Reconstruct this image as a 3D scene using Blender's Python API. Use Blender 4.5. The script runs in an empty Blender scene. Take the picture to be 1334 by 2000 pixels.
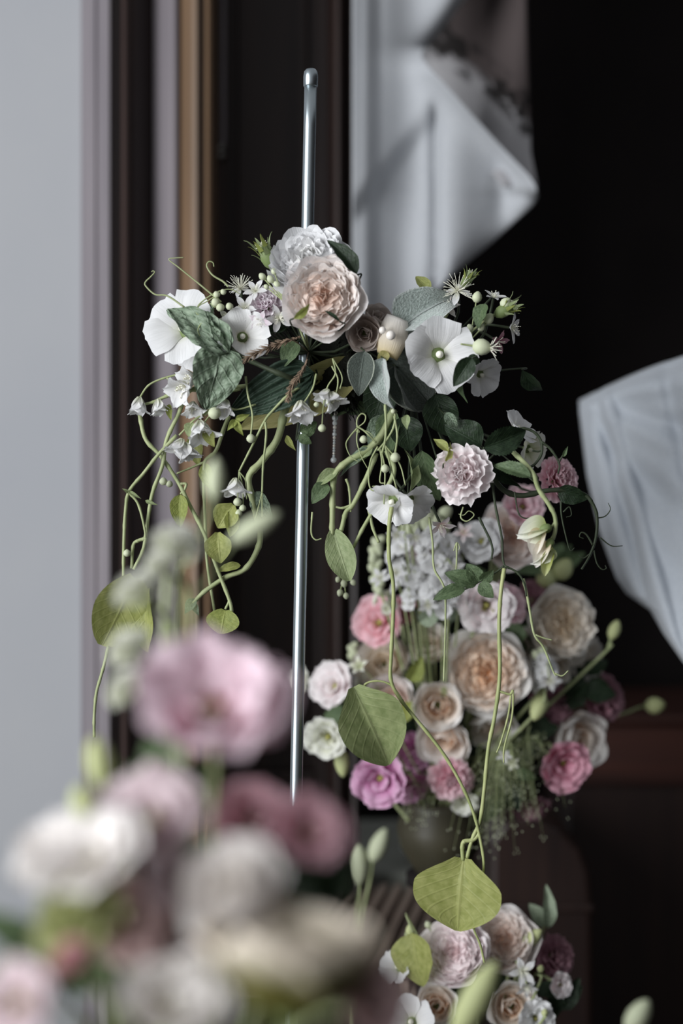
import bpy, math, random
import numpy as np
from mathutils import Vector, Matrix, Quaternion

# ------------------------------------------------------------------ camera, light, exposure
SC = bpy.context.scene
COL = SC.collection
F = 50.0 / 36.0 * 2000.0          # focal length in photo pixels (2000 px tall frame)
CAM = Vector((0.0, -1.5, 1.1))
cam_d = bpy.data.cameras.new('camera'); cam = bpy.data.objects.new('camera', cam_d); COL.objects.link(cam)
cam.location = CAM; cam.rotation_euler = (math.radians(90), 0, 0)
cam_d.sensor_fit = 'VERTICAL'; cam_d.sensor_height = 36.0; cam_d.lens = 50.0
cam_d.clip_start = 0.05
cam_d.dof.use_dof = True; cam_d.dof.focus_distance = 1.49; cam_d.dof.aperture_fstop = 1.65
SC.camera = cam

w = bpy.data.worlds.new('world'); SC.world = w; w.use_nodes = True
w.node_tree.nodes['Background'].inputs[0].default_value = (0.92, 0.95, 1.0, 1)
w.node_tree.nodes['Background'].inputs[1].default_value = 0.33

sun_d = bpy.data.lights.new('window_daylight', 'AREA'); sun = bpy.data.objects.new('window_daylight', sun_d); COL.objects.link(sun)
sun_d.shape = 'RECTANGLE'; sun_d.size = 2.40; sun_d.size_y = 2.50   # fills the window opening
sun_d.energy = 215.0; sun_d.color = (0.95, 0.975, 1.0)
sun.location = (-2.21, -2.30, 1.55); sun.rotation_euler = (0, math.radians(-90), 0)   # shines to +X

SC.view_settings.view_transform = 'Standard'; SC.view_settings.look = 'None'
SC.view_settings.exposure = -0.10; SC.view_settings.gamma = 1.0; SC.view_settings.use_curve_mapping = False
SC.cycles.use_denoising = True
SC.cycles.max_bounces = 8; SC.cycles.diffuse_bounces = 6; SC.cycles.glossy_bounces = 3
SC.cycles.transmission_bounces = 3; SC.cycles.sample_clamp_indirect = 3.0

# ------------------------------------------------------------------ helpers
random.seed(7)
RNG = np.random.default_rng(7)
def P(px, py, d=1.5):
    return Vector(((px - 667) / F * d, CAM.y + d, CAM.z - (py - 1000) / F * d))
def S(px, d=1.5):
    return px * d / F
def lin(h):
    h = h.lstrip('#'); o = []
    for i in (0, 2, 4):
        c = int(h[i:i+2], 16) / 255
        o.append(c / 12.92 if c <= .04045 else ((c + .055) / 1.055) ** 2.4)
    return (*o, 1)
def D(a): return math.radians(a)

class G:
    """collects arrays of verts, faces and uv into one mesh"""
    def __init__(s): s.v = []; s.f = []; s.uv = []; s.n = 0
    def add(s, v, f, uv, M=None):
        v = np.asarray(v, float)
        if M is not None:
            m = np.array(M); v = v @ m[:3, :3].T + m[:3, 3]
        s.v.append(v); s.uv.append(np.asarray(uv, float))
        s.f += [tuple(i + s.n for i in q) for q in f]; s.n += len(v)
        return s
    def mesh(s, name, mat=None, smooth=True):
        me = bpy.data.meshes.new(name)
        me.from_pydata(np.concatenate(s.v).tolist(), [], s.f)
        uv = np.concatenate(s.uv); lay = me.uv_layers.new(name='UVMap')
        idx = np.empty(len(me.loops), int); me.loops.foreach_get('vertex_index', idx)
        lay.data.foreach_set('uv', uv[idx].ravel())
        if smooth: me.polygons.foreach_set('use_smooth', [True] * len(me.polygons))
        if mat: me.materials.append(mat)
        return me

def gridf(nu, nv, closed=False):
    f = []
    for j in range(nv - 1):
        for i in range(nu if closed else nu - 1):
            a = j * nu + i; b = j * nu + (i + 1) % nu
            f.append((a, b, b + nu, a + nu))
    return f

def spline(pts, n):
    p = np.array([tuple(q) for q in pts], float)
    if len(p) == 2: p = np.array([p[0], (p[0] + p[1]) / 2, p[1]])
    p = np.vstack([2 * p[0] - p[1], p, 2 * p[-1] - p[-2]])
    segs = len(p) - 3; out = []
    for t in np.linspace(0, segs - 1e-6, n):
        i = int(t); u = t - i; a, b, c, d = p[i:i+4]
        out.append(.5 * (2*b + (c-a)*u + (2*a-5*b+4*c-d)*u*u + (3*b-a-3*c+d)*u**3))
    return np.array(out)

def tube(pts, r0, r1=None, n=None, k=6, knots=0.0, flat=1.0):
    n = n or max(6, len(pts) * 5)
    c = spline(pts, n); r1 = r0 if r1 is None else r1
    t = np.gradient(c, axis=0); t /= np.linalg.norm(t, axis=1)[:, None] + 1e-12
    up = np.array([0.13, -1.0, 0.21]); V = []; UV = []
    for i in range(n):
        a = np.cross(t[i], up); a /= np.linalg.norm(a) + 1e-9; b = np.cross(t[i], a)
        r = r0 + (r1 - r0) * i / (n - 1)
        if knots: r *= 1 + knots * max(0, math.sin(i * .9)) ** 6
        for j in range(k):
            q = 2 * math.pi * j / k
            V.append(c[i] + r * (flat * math.cos(q) * a + math.sin(q) * b)); UV.append((j / k, i / (n - 1)))
    f = gridf(k, n, True) + [tuple(range(k))[::-1], tuple(range((n-1)*k, n*k))]
    return np.array(V), f, np.array(UV)

def lathe(prof, k=20):
    V = []; UV = []
    for i, (r, z) in enumerate(prof):
        for j in range(k):
            q = 2 * math.pi * j / k; V.append((r * math.cos(q), r * math.sin(q), z)); UV.append((j / k, i / (len(prof) - 1)))
    return np.array(V), gridf(k, len(prof), True) + [tuple(range(k))[::-1], tuple(range((len(prof)-1)*k, len(prof)*k))], np.array(UV)

def ball(k=10, m=7, ez=1.0):
    return lathe([(max(1e-4, math.sin(math.pi * i / (m - 1))), -ez * math.cos(math.pi * i / (m - 1))) for i in range(m)], k)

def box(x0, x1, y0, y1, z0, z1):
    V = [(x, y, z) for z in (z0, z1) for y in (y0, y1) for x in (x0, x1)]
    return V, [(0,2,3,1), (4,5,7,6), (0,1,5,4), (2,6,7,3), (0,4,6,2), (1,3,7,5)], [(v[0] + v[1], v[2]) for v in V]

WM = {}                                            # world matrix of every parent I make
def link(o, parent=None, world=None):
    COL.objects.link(o)
    world = world if world is not None else Matrix.Identity(4)
    WM[o.name] = world
    if parent is not None:
        o.parent = parent; o.matrix_basis = WM[parent.name].inverted() @ world
    else:
        o.matrix_basis = world
    return o
def mesh_obj(name, me, parent=None, world=None):
    return link(bpy.data.objects.new(name, me), parent, world)
def tag(o, label=None, cat=None, group=None, kind=None):
    if label: o['label'] = label
    if cat: o['category'] = cat
    if group: o['group'] = group
    if kind: o['kind'] = kind
    return o
def root(name, loc, label, cat, group=None, world=None):
    o = bpy.data.objects.new(name, None); o.empty_display_size = .02
    link(o, None, world if world is not None else Matrix.Translation(loc))
    return tag(o, label, cat, group)
def frame(axis, loc=(0, 0, 0), spin=0.0, scale=1.0):
    z = Vector(axis).normalized()
    q = z.to_track_quat('Z', 'Y')
    return Matrix.Translation(loc) @ q.to_matrix().to_4x4() @ Matrix.Rotation(spin, 4, 'Z') @ Matrix.Scale(scale, 4)
def bevel(o, wd=.003, seg=2):
    m = o.modifiers.new('bevel', 'BEVEL'); m.width = wd; m.segments = seg; m.limit_method = 'ANGLE'
    return o

# ------------------------------------------------------------------ materials
def new_mat(name):
    m = bpy.data.materials.new(name); m.use_nodes = True
    nt = m.node_tree; b = nt.nodes['Principled BSDF']
    return m, nt, b
def node(nt, t, **kw):
    n = nt.nodes.new(t)
    for k, v in kw.items(): setattr(n, k, v)
    return n
def ramp(nt, stops):
    r = node(nt, 'ShaderNodeValToRGB'); e = r.color_ramp.elements
    while len(e) < len(stops): e.new(.5)
    for x, (p, c) in zip(e, stops): x.position = p; x.color = c
    return r
def petal_mat(name, base, mid, tip, transl=.30, p=(.0, .42, .95), vein=.08):
    m, nt, b = new_mat('petal_' + name); L = nt.links.new
    uv = node(nt, 'ShaderNodeUVMap'); sep = node(nt, 'ShaderNodeSeparateXYZ'); L(uv.outputs[0], sep.inputs[0])
    r = ramp(nt, [(p[0], lin(base)), (p[1], lin(mid)), (p[2], lin(tip))]); L(sep.outputs[1], r.inputs[0])
    mp = node(nt, 'ShaderNodeMapping'); mp.inputs['Scale'].default_value = (34, 2.2, 1); L(uv.outputs[0], mp.inputs[0])
    nz = node(nt, 'ShaderNodeTexNoise'); nz.inputs['Scale'].default_value = 1; nz.inputs['Detail'].default_value = 2; L(mp.outputs[0], nz.inputs[0])
    inf = node(nt, 'ShaderNodeObjectInfo')
    mr = node(nt, 'ShaderNodeMapRange'); mr.inputs[3].default_value = .90; mr.inputs[4].default_value = 1.05; L(inf.outputs['Random'], mr.inputs[0])
    mr2 = node(nt, 'ShaderNodeMapRange'); mr2.inputs[1].default_value = .3; mr2.inputs[2].default_value = .7
    mr2.inputs[3].default_value = 1 - vein; mr2.inputs[4].default_value = 1.0; L(nz.outputs[0], mr2.inputs[0])
    mu = node(nt, 'ShaderNodeMath', operation='MULTIPLY'); L(mr.outputs[0], mu.inputs[0]); L(mr2.outputs[0], mu.inputs[1])
    mx = node(nt, 'ShaderNodeVectorMath', operation='SCALE'); L(r.outputs[0], mx.inputs[0]); L(mu.outputs[0], mx.inputs['Scale'])
    bp = node(nt, 'ShaderNodeBump'); bp.inputs['Strength'].default_value = .25; bp.inputs['Distance'].default_value = .002; L(nz.outputs[0], bp.inputs['Height'])
    L(mx.outputs[0], b.inputs['Base Color']); b.inputs['Roughness'].default_value = .65; b.inputs['Specular IOR Level'].default_value = .2
    L(bp.outputs[0], b.inputs['Normal'])
    tr = node(nt, 'ShaderNodeBsdfTranslucent'); L(mx.outputs[0], tr.inputs[0])
    mix = node(nt, 'ShaderNodeMixShader'); mix.inputs[0].default_value = transl
    L(b.outputs[0], mix.inputs[1]); L(tr.outputs[0], mix.inputs[2]); L(mix.outputs[0], nt.nodes['Material Output'].inputs[0])
    return m
def leaf_mat(name, dark, light, transl=.25, rough=.5, veins=14, bump=.4, fuzz=0.0, rim=None, vw=.35, ns=9):
    m, nt, b = new_mat('leaf_' + name); L = nt.links.new
    uv = node(nt, 'ShaderNodeUVMap'); sep = node(nt, 'ShaderNodeSeparateXYZ'); L(uv.outputs[0], sep.inputs[0])
    # |u-.5| -> midrib, chevron coordinate v - k*|u| -> side veins
    sb = node(nt, 'ShaderNodeMath', operation='SUBTRACT'); L(sep.outputs[0], sb.inputs[0]); sb.inputs[1].default_value = .5
    ab = node(nt, 'ShaderNodeMath', operation='ABSOLUTE'); L(sb.outputs[0], ab.inputs[0])
    ch = node(nt, 'ShaderNodeMath', operation='MULTIPLY_ADD'); L(ab.outputs[0], ch.inputs[0]); ch.inputs[1].default_value = -.7; L(sep.outputs[1], ch.inputs[2])
    sn = node(nt, 'ShaderNodeMath', operation='MULTIPLY'); L(ch.outputs[0], sn.inputs[0]); sn.inputs[1].default_value = veins * 2 * math.pi / 2
    si = node(nt, 'ShaderNodeMath', operation='SINE'); L(sn.outputs[0], si.inputs[0])
    ve = node(nt, 'ShaderNodeMapRange'); ve.inputs[1].default_value = .75; ve.inputs[2].default_value = 1.0; L(si.outputs[0], ve.inputs[0])
    mi = node(nt, 'ShaderNodeMapRange'); mi.inputs[1].default_value = .035; mi.inputs[2].default_value = .0; L(ab.outputs[0], mi.inputs[0])
    mxm = node(nt, 'ShaderNodeMath', operation='MAXIMUM'); L(mi.outputs[0], mxm.inputs[0])
    vh = node(nt, 'ShaderNodeMath', operation='MULTIPLY'); L(ve.outputs[0], vh.inputs[0]); vh.inputs[1].default_value = vw; L(vh.outputs[0], mxm.inputs[1])
    nz = node(nt, 'ShaderNodeTexNoise'); nz.inputs['Scale'].default_value = ns; nz.inputs['Detail'].default_value = 4; L(uv.outputs[0], nz.inputs[0])
    r = ramp(nt, [(.3, lin(dark)), (.7, lin(light))]); L(nz.outputs[0], r.inputs[0])
    mx = node(nt, 'ShaderNodeMix', data_type='RGBA'); L(mxm.outputs[0], mx.inputs[0]); L(r.outputs[0], mx.inputs[6]); mx.inputs[7].default_value = lin(light)
    out = mx.outputs[2]
    if rim:
        rm = node(nt, 'ShaderNodeMapRange'); rm.inputs[1].default_value = .455; rm.inputs[2].default_value = .49; L(ab.outputs[0], rm.inputs[0])
        m2 = node(nt, 'ShaderNodeMix', data_type='RGBA'); L(rm.outputs[0], m2.inputs[0]); L(out, m2.inputs[6]); m2.inputs[7].default_value = lin(rim); out = m2.outputs[2]
    L(out, b.inputs['Base Color']); b.inputs['Roughness'].default_value = rough; b.inputs['Specular IOR Level'].default_value = .3
    if fuzz: b.inputs['Sheen Weight'].default_value = fuzz; b.inputs['Sheen Roughness'].default_value = .6
    ad = node(nt, 'ShaderNodeMath', operation='ADD'); L(mxm.outputs[0], ad.inputs[0]); L(nz.outputs[0], ad.inputs[1])
    bp = node(nt, 'ShaderNodeBump'); bp.inputs['Strength'].default_value = bump; bp.inputs['Distance'].default_value = .002; L(ad.outputs[0], bp.inputs['Height']); L(bp.outputs[0], b.inputs['Normal'])
    tr = node(nt, 'ShaderNodeBsdfTranslucent'); L(out, tr.inputs[0])
    mix = node(nt, 'ShaderNodeMixShader'); mix.inputs[0].default_value = transl
    L(b.outputs[0], mix.inputs[1]); L(tr.outputs[0], mix.inputs[2]); L(mix.outputs[0], nt.nodes['Material Output'].inputs[0])
    return m
def plain_mat(name, c0, c1, rough=.6, scale=12, bump=.1, metal=0.0, stretch=(1, 1, 1), spec=.4, sheen=0):
    m, nt, b = new_mat(name); L = nt.links.new
    tc = node(nt, 'ShaderNodeTexCoord'); mp = node(nt, 'ShaderNodeMapping'); mp.inputs['Scale'].default_value = stretch; L(tc.outputs['Object'], mp.inputs[0])
    nz = node(nt, 'ShaderNodeTexNoise'); nz.inputs['Scale'].default_value = scale; nz.inputs['Detail'].default_value = 5; L(mp.outputs[0], nz.inputs[0])
    r = ramp(nt, [(.3, lin(c0)), (.7, lin(c1))]); L(nz.outputs[0], r.inputs[0]); L(r.outputs[0], b.inputs['Base Color'])
    bp = node(nt, 'ShaderNodeBump'); bp.inputs['Strength'].default_value = bump; bp.inputs['Distance'].default_value = .003; L(nz.outputs[0], bp.inputs['Height']); L(bp.outputs[0], b.inputs['Normal'])
    b.inputs['Roughness'].default_value = rough; b.inputs['Metallic'].default_value = metal; b.inputs['Specular IOR Level'].default_value = spec
    if sheen: b.inputs['Sheen Weight'].default_value = sheen
    return m

PM = dict(
    white=petal_mat('white', '#dcdfc6', '#f0efee', '#f1f1f2'),
    white_green=petal_mat('white_green', '#a9b86a', '#e4e6cc', '#f2f2ea'),
    white_yellow=petal_mat('white_yellow', '#ccc088', '#f1f0ec', '#f4f4f4', p=(.02, .26, .9)),
    blush=petal_mat('blush', '#f8d8c0', '#fbeee8', '#fdf8f6'),
    blush_heart=petal_mat('blush_heart', '#f6bc94', '#fbe4d6', '#fdf7f3'),
    peach=petal_mat('peach', '#f6d4b4', '#fbf0e4', '#fcf9f6'),
    peach_heart=petal_mat('peach_heart', '#ee9c50', '#f8dabc', '#fcf4ec'),
    cream=petal_mat('cream', '#e2d0a0', '#f5ecdc', '#f8f4ee'),
    cream_heart=petal_mat('cream_heart', '#d8b080', '#f3e2c8', '#faf4ec'),
    greige=petal_mat('greige', '#bca898', '#cfc0b6', '#dcd2cc'),
    pink=petal_mat('pink', '#ea9ca6', '#f0bcca', '#f7dce2'),
    coral=petal_mat('coral', '#dc7468', '#f0a6ae', '#f7ced6'),
    pale_pink=petal_mat('pale_pink', '#f5d2c8', '#f8e8ea', '#fcf6f6'),
    lilac=petal_mat('lilac', '#e8b2ce', '#f4e2ec', '#f9f4f7'),
    magenta=petal_mat('magenta', '#b03a82', '#d67cb8', '#ecbedc'),
    mauve=petal_mat('mauve', '#8e5064', '#b07c8c', '#caa0ac'),
    raspberry=petal_mat('raspberry', '#a8405f', '#cc6e8c', '#e6b0c0'),
    eustoma=petal_mat('eustoma', '#8e8440', '#d97e8c', '#f4dce6', p=(.05, .36, .80)),
    eustoma_deep=petal_mat('eustoma_deep', '#7c5a3c', '#c06c7c', '#e6bcc6', p=(.05, .38, .9)),
    dusty=petal_mat('dusty', '#906058', '#b88c88', '#dcc0be'),
    olive_cream=petal_mat('olive_cream', '#4c4a20', '#6e6a34', '#f2e6d6', p=(.0, .66, .97)),  # cup's shaded underside painted as dark olive petal bodies
    near_white=petal_mat('near_white', '#d8d0b4', '#eae3dc', '#eee9e6'),
    near_pink=petal_mat('near_pink', '#d88c98', '#dfc6ca', '#e4d4d8'),
    chartreuse=petal_mat('chartreuse', '#7f8a3c', '#a9b062', '#cdd0a0'),
)
HEART = dict(blush='blush_heart', peach='peach_heart', cream='cream_heart')
LM = dict(
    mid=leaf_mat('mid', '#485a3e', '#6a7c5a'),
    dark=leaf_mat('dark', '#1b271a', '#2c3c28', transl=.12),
    pea=leaf_mat('pea', '#5c7058', '#a2b29c', transl=.25, veins=10, bump=.9),
    yellow=leaf_mat('yellow', '#84904a', '#a6ae62', transl=.4),
    lime=leaf_mat('lime', '#98a058', '#babe78', transl=.45, rough=.45),
    grey_lime=leaf_mat('grey_lime', '#7e8c5a', '#a0aa78', transl=.35),
    pale=leaf_mat('pale', '#8a9a6c', '#aab68a', transl=.35),
    buff=leaf_mat('buff', '#b0ac6c', '#cfc88e', transl=.45),
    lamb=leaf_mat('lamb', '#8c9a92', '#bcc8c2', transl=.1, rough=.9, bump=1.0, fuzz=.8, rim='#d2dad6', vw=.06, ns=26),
    lamb_dark=leaf_mat('lamb_dark', '#343c34', '#525c54', transl=.06, rough=.9, bump=.8, fuzz=.3, rim='#b9bfae', vw=.06, ns=26),  # shaded copy of lamb: shade and pale rim light put into the colour
    ribbed=leaf_mat('ribbed', '#26352a', '#3c4d40', transl=.1, rough=.55),
    euca=leaf_mat('euca', '#7d8c74', '#a0ac94', transl=.2),
)
STEM = plain_mat('stem_green', '#8a9468', '#a8b084', rough=.55, scale=60, bump=.05)
STEM_D = plain_mat('stem_dark', '#2a3222', '#3a4430', rough=.6, scale=60, bump=.05)
STEM_B = plain_mat('stem_bright', '#8c9660', '#abb07c', rough=.5, scale=60, bump=.05)
BUD = plain_mat('bud_green', '#b0b894', '#ced2b8', rough=.6, scale=80, bump=.1)
BUD_Y = plain_mat('bud_chartreuse', '#a2aa70', '#c4c89a', rough=.6, scale=80, bump=.1)
STAMEN = plain_mat('stamen_cream', '#ecead6', '#f4f3e6', rough=.6, scale=60, bump=0)
PISTIL = plain_mat('pistil_green', '#8a8c40', '#b0a860', rough=.6, scale=60, bump=0)
CALYX = plain_mat('calyx_green', '#5c6c40', '#7c8c58', rough=.6, scale=40, bump=.1)
PEARL = plain_mat('pearl_white', '#e6ded4', '#f4efe8', rough=.14, scale=5, bump=0, spec=.8)
CRYSTAL = plain_mat('crystal_bead', '#c4cacc', '#e8ecee', rough=.1, scale=5, bump=0, spec=.9)
STEEL = plain_mat('galvanised_steel', '#a8b2b8', '#bcc6ca', rough=.36, scale=40, bump=.02, metal=1.0, stretch=(1, 1, .1))
MOSS = plain_mat('dark_moss', '#0c0e08', '#1a1c12', rough=.95, scale=40, bump=.6)
PLUME = plain_mat('plume_brown', '#6c5848', '#94806c', rough=.9, scale=60, bump=.2)
PLASTER = plain_mat('white_plaster', '#a9abb0', '#b0b1b4', rough=.85, scale=3, bump=.03, spec=.2)
WOOD_D = plain_mat('dark_stained_wood', '#221817', '#33241f', rough=.42, scale=6, bump=.08, stretch=(6, 6, .35))
WOOD_P = plain_mat('sheen_plum_wood', '#777176', '#8a8387', rough=.42, scale=6, bump=.08, stretch=(6, 6, .35), spec=.5)  # window sheen on the mouldings put into a pale wood colour
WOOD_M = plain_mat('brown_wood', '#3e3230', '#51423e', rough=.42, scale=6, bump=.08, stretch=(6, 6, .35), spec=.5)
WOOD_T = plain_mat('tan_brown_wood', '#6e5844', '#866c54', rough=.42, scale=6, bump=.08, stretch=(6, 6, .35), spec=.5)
WOOD_R = plain_mat('mahogany', '#2a1510', '#3c1f17', rough=.5, scale=6, bump=.08, stretch=(.6, 6, 6))
BLACKW = plain_mat('near_black', '#1c1919', '#242020', rough=.9, scale=4, bump=.02, spec=.1)  # near black, so the unlit room's darkness is in the wall colour
FLOORM = plain_mat('dark_floorboards', '#18100c', '#261a14', rough=.5, scale=4, bump=.1, stretch=(.5, 6, 1))
STONE = plain_mat('grey_green_stone', '#70726a', '#868880', rough=.75, scale=10, bump=.15)
SLAT = plain_mat('weathered_slat_wood', '#74645a', '#8e7e72', rough=.6, scale=8, bump=.1, stretch=(5, .5, 5))
BRASS = plain_mat('dull_nickel', '#8a8884', '#a4a29c', rough=.3, scale=10, bump=0, metal=1.0)
GLAZE = plain_mat('olive_glaze', '#2e2c22', '#403c2e', rough=.45, scale=8, bump=.05)
LINEN = plain_mat('white_linen', '#b0b3b8', '#bbbdc0', rough=.85, scale=260, bump=.12, spec=.15, sheen=.2)
LINEN_COOL = plain_mat('pale_blue_linen', '#b4bac2', '#bfc4ca', rough=.85, scale=260, bump=.12, spec=.15, sheen=.2)

# ------------------------------------------------------------------ the setting
def struct(name, g, mat, smooth=False):
    return tag(mesh_obj(name, g.mesh(name, mat, smooth)), kind='structure')
struct('floor', G().add(*box(-2.4, 2.6, -5.0, 2.0, -.06, 0)), FLOORM)
struct('wall_back', G().add(*box(-.02, 2.6, 1.75, 1.85, 0, 3.0)), BLACKW)
struct('wall_right', G().add(*box(2.5, 2.6, -5.0, 1.75, 0, 3.0)), BLACKW)
# side wall with the window opening the daylight comes through (outside the frame, to the left)
g = G()
g.add(*box(-2.37, -2.25, -5.0, -3.60, 0, 3.0)); g.add(*box(-2.37, -2.25, -1.0, .72, 0, 3.0))
g.add(*box(-2.37, -2.25, -3.60, -1.0, 0, .30)); g.add(*box(-2.37, -2.25, -3.60, -1.0, 2.80, 3.0))
struct('wall_side', g, PLASTER)
g = G()
for a in (box(-2.30, -2.24, -3.60, -3.55, .30, 2.80), box(-2.30, -2.24, -1.05, -1.0, .30, 2.80), box(-2.30, -2.24, -3.55, -1.05, .30, .35), box(-2.30, -2.24, -3.55, -1.05, 2.75, 2.80)): g.add(*a)
struct('window_1', g, WOOD_P)
DW = 2.10                                            # camera distance of the white wall plane
yw = CAM.y + DW
xe = P(158, 0, DW).x
struct('wall_left', G().add(*box(-2.25, xe, yw, yw + .12, 0, 3.0)), PLASTER)

def profile(name, pts, mat, z0=0.0, z1=3.0, back=.12):
    """vertical moulding: pts = (photo x at wall distance, how far it stands proud of the wall, m)"""
    pr = [(P(a, 0, DW - b).x, yw - b) for a, b in pts]
    pr = [(pr[0][0], yw + back)] + pr + [(pr[-1][0], yw + back)]
    k = len(pr)
    V = [(x, y, z) for z in (z0, z1) for x, y in pr]
    f = [(i, (i+1) % k, (i+1) % k + k, i + k) for i in range(k)]
    return struct(name, G().add(V, f, [(v[0] * 4, v[2]) for v in V]), mat)
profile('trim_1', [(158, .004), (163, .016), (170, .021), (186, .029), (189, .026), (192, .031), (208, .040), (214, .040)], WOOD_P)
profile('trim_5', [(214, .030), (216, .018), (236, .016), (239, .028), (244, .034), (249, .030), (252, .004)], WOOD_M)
profile('trim_6', [(252, .003), (262, -.002), (280, -.016), (299, -.030)], WOOD_D)  # recess shade put in by colour: darker woods here and on trim_5
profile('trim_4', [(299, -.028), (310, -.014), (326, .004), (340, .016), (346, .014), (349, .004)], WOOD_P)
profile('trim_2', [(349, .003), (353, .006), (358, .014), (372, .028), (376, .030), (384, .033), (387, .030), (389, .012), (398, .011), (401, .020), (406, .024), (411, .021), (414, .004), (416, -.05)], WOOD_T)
DD = 2.33
def dbox(x0, x1, d0, d1, z0=0.0, z1=3.0): return box(P(x0, 0, d0).x, P(x1, 0, d0).x, CAM.y + d0, CAM.y + d1, z0, z1)
door = struct('door_1', G().add(*dbox(395, 700, DD, DD + .04)), WOOD_D)
for nm, a in (('door_stile', dbox(395, 446, DD - .018, DD)), ('door_stile', dbox(616, 660, DD - .018, DD)),
              ('door_rail', dbox(446, 616, DD - .018, DD, .55, .68)), ('door_panel', dbox(462, 602, DD - .010, DD, .72, 2.6))):
    bevel(mesh_obj(nm, G().add(*a).mesh(nm, WOOD_D, False), door), .004)
for py in (291, 306):
    m = frame((0, -1, 0), P(436, py, DD - .02)); k = S(6.5, DD)
    mesh_obj('latch_knob', G().add(*lathe([(.001, -.004), (k * .5, -.004), (k * .5, .004), (k, .007), (k * .9, .013), (.001, .015)], 14)).mesh('latch_knob', BRASS), door, m)
mesh_obj('latch_bar', G().add(*dbox(433, 440, DD - .023, DD - .018, P(0, 288, DD).z, 2.3)).mesh('latch_bar', WOOD_P, False), door)
profile('trim_3', [(640, -.19), (648, -.165), (654, -.150), (662, -.146), (668, -.150), (672, -.172), (684, -.175), (688, -.160), (694, -.158), (697, -.20)], WOOD_D, back=.3)

# low stone bench, slatted bench seat, sideboard, chest: dark furniture behind the flowers
def rbox(name, a, mat, parent=None, b=.006):
    return bevel(mesh_obj(name, G().add(*box(*a)).mesh(name, mat, False), parent), b)
ben = root('stone_bench', P(790, 1709, 2.5), 'low grey stone bench behind the slatted seat', 'bench')
bx0, bx1 = P(640, 0, 2.5).x, P(905, 0, 2.5).x
rbox('bench_top', (bx0, bx1, CAM.y + 2.36, CAM.y + 2.78, .46, .50), STONE, ben)
for xx in (bx0 + .02, bx1 - .07): rbox('bench_leg', (xx, xx + .05, CAM.y + 2.40, CAM.y + 2.72, 0, .46), STONE, ben)
ch = root('slatted_seat', (0.07, CAM.y + 2.1, 0), 'brown slatted wooden seat with rounded slat ends, under the stone bench edge', 'seat')
u = Vector((.075, .42, 0)).normalized(); vv = Vector((u.y, -u.x, 0))
c0 = Vector((0.075, CAM.y + 2.08, .485))
def oriented(a, bdir, cdir, c): return Matrix(((a.x, bdir.x, cdir.x, c.x), (a.y, bdir.y, cdir.y, c.y), (a.z, bdir.z, cdir.z, c.z), (0, 0, 0, 1)))
MS = oriented(vv, u, Vector((0, 0, 1)), c0)
g = G(); k = 7
V = []
for z in (-.008, .008):
    V += [(-.0075, -.24, z), (.0075, -.24, z), (.0075, .235, z)] + [(.0075 * math.cos(t), .235 + .0075 * math.sin(t), z) for t in (.5, 1.2, 1.9, 2.6)] + [(-.0075, .235, z)]
n8 = len(V) // 2
g.add(V, [tuple(range(n8))[::-1], tuple(range(n8, 2*n8))] + [(i, (i+1) % n8, (i+1) % n8 + n8, i + n8) for i in range(n8)], [(v[0], v[1]) for v in V])
slat_me = g.mesh('slat', SLAT, False)
for i in range(-11, 3):
    bevel(mesh_obj('slat', slat_me, ch, MS @ Matrix.Translation((i * .0235, 0, 0))), .003)
for yy in (-.2, .19): mesh_obj('seat_rail', G().add(*box(-.27, .058, yy, yy + .03, -.035, -.008)).mesh('seat_rail', SLAT, False), ch, MS)
for xx in (-.265, .025):
    for yy in (-.2, .19): mesh_obj('leg', G().add(*box(xx, xx + .03, yy, yy + .03, -.485, -.035)).mesh('leg', SLAT, False), ch, MS)

sb = root('sideboard', P(1230, 1500, 2.6), 'dark mahogany sideboard in the shadow under the hanging cloth', 'sideboard')
xa, xb = P(1105, 0, 2.6).x, P(1600, 0, 2.6).x; ya = CAM.y + 2.6
rbox('top', (xa, xb, ya - .02, ya + .4, P(0, 1412, 2.6).z, P(0, 1396, 2.6).z), WOOD_R, sb)
rbox('drawer_front', (xa + .01, xb - .01, ya, ya + .02, P(0, 1535, 2.6).z, P(0, 1416, 2.6).z), WOOD_R, sb)
rbox('body', (xa + .01, xb - .01, ya + .02, ya + .38, .08, P(0, 1414, 2.6).z), WOOD_D, sb)
for xx in (xa + .02, xb - .07):
    for yy in (ya + .02, ya + .32): rbox('leg', (xx, xx + .05, yy, yy + .05, 0, .10), WOOD_D, sb)
ct = root('wooden_chest', P(1070, 1700, 2.2), 'dark wooden chest with a rounded shoulder behind the low bouquet', 'chest')
pr = [(960, 2300), (960, 1640), (985, 1605), (1040, 1598), (1095, 1620), (1135, 1660), (1152, 1705), (1156, 1780), (1156, 2300)]
pts = [P(a, b, 2.2) for a, b in pr]
pts = [Vector((p.x, p.y, max(0.0, p.z))) for p in pts]; pts[0].z = 0; pts[-1].z = 0
V = [tuple(p + Vector((0, dy, 0))) for dy in (0, .3) for p in pts]; k = len(pts)
bevel(mesh_obj('chest_body', G().add(V, [tuple(range(k)), tuple(range(k, 2*k))[::-1]] + [(i, i + k, (i+1) % k + k, (i+1) % k) for i in range(k)], [(v[0], v[2]) for v in V]).mesh('chest_body', WOOD_D, False), ct), .008)
zb = P(0, 1780, 2.2).z
rbox('lid_band', (P(958, 0, 2.2).x, P(1158, 0, 2.2).x, CAM.y + 2.192, CAM.y + 2.51, zb, zb + .012), WOOD_D, ct, .003)

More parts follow.
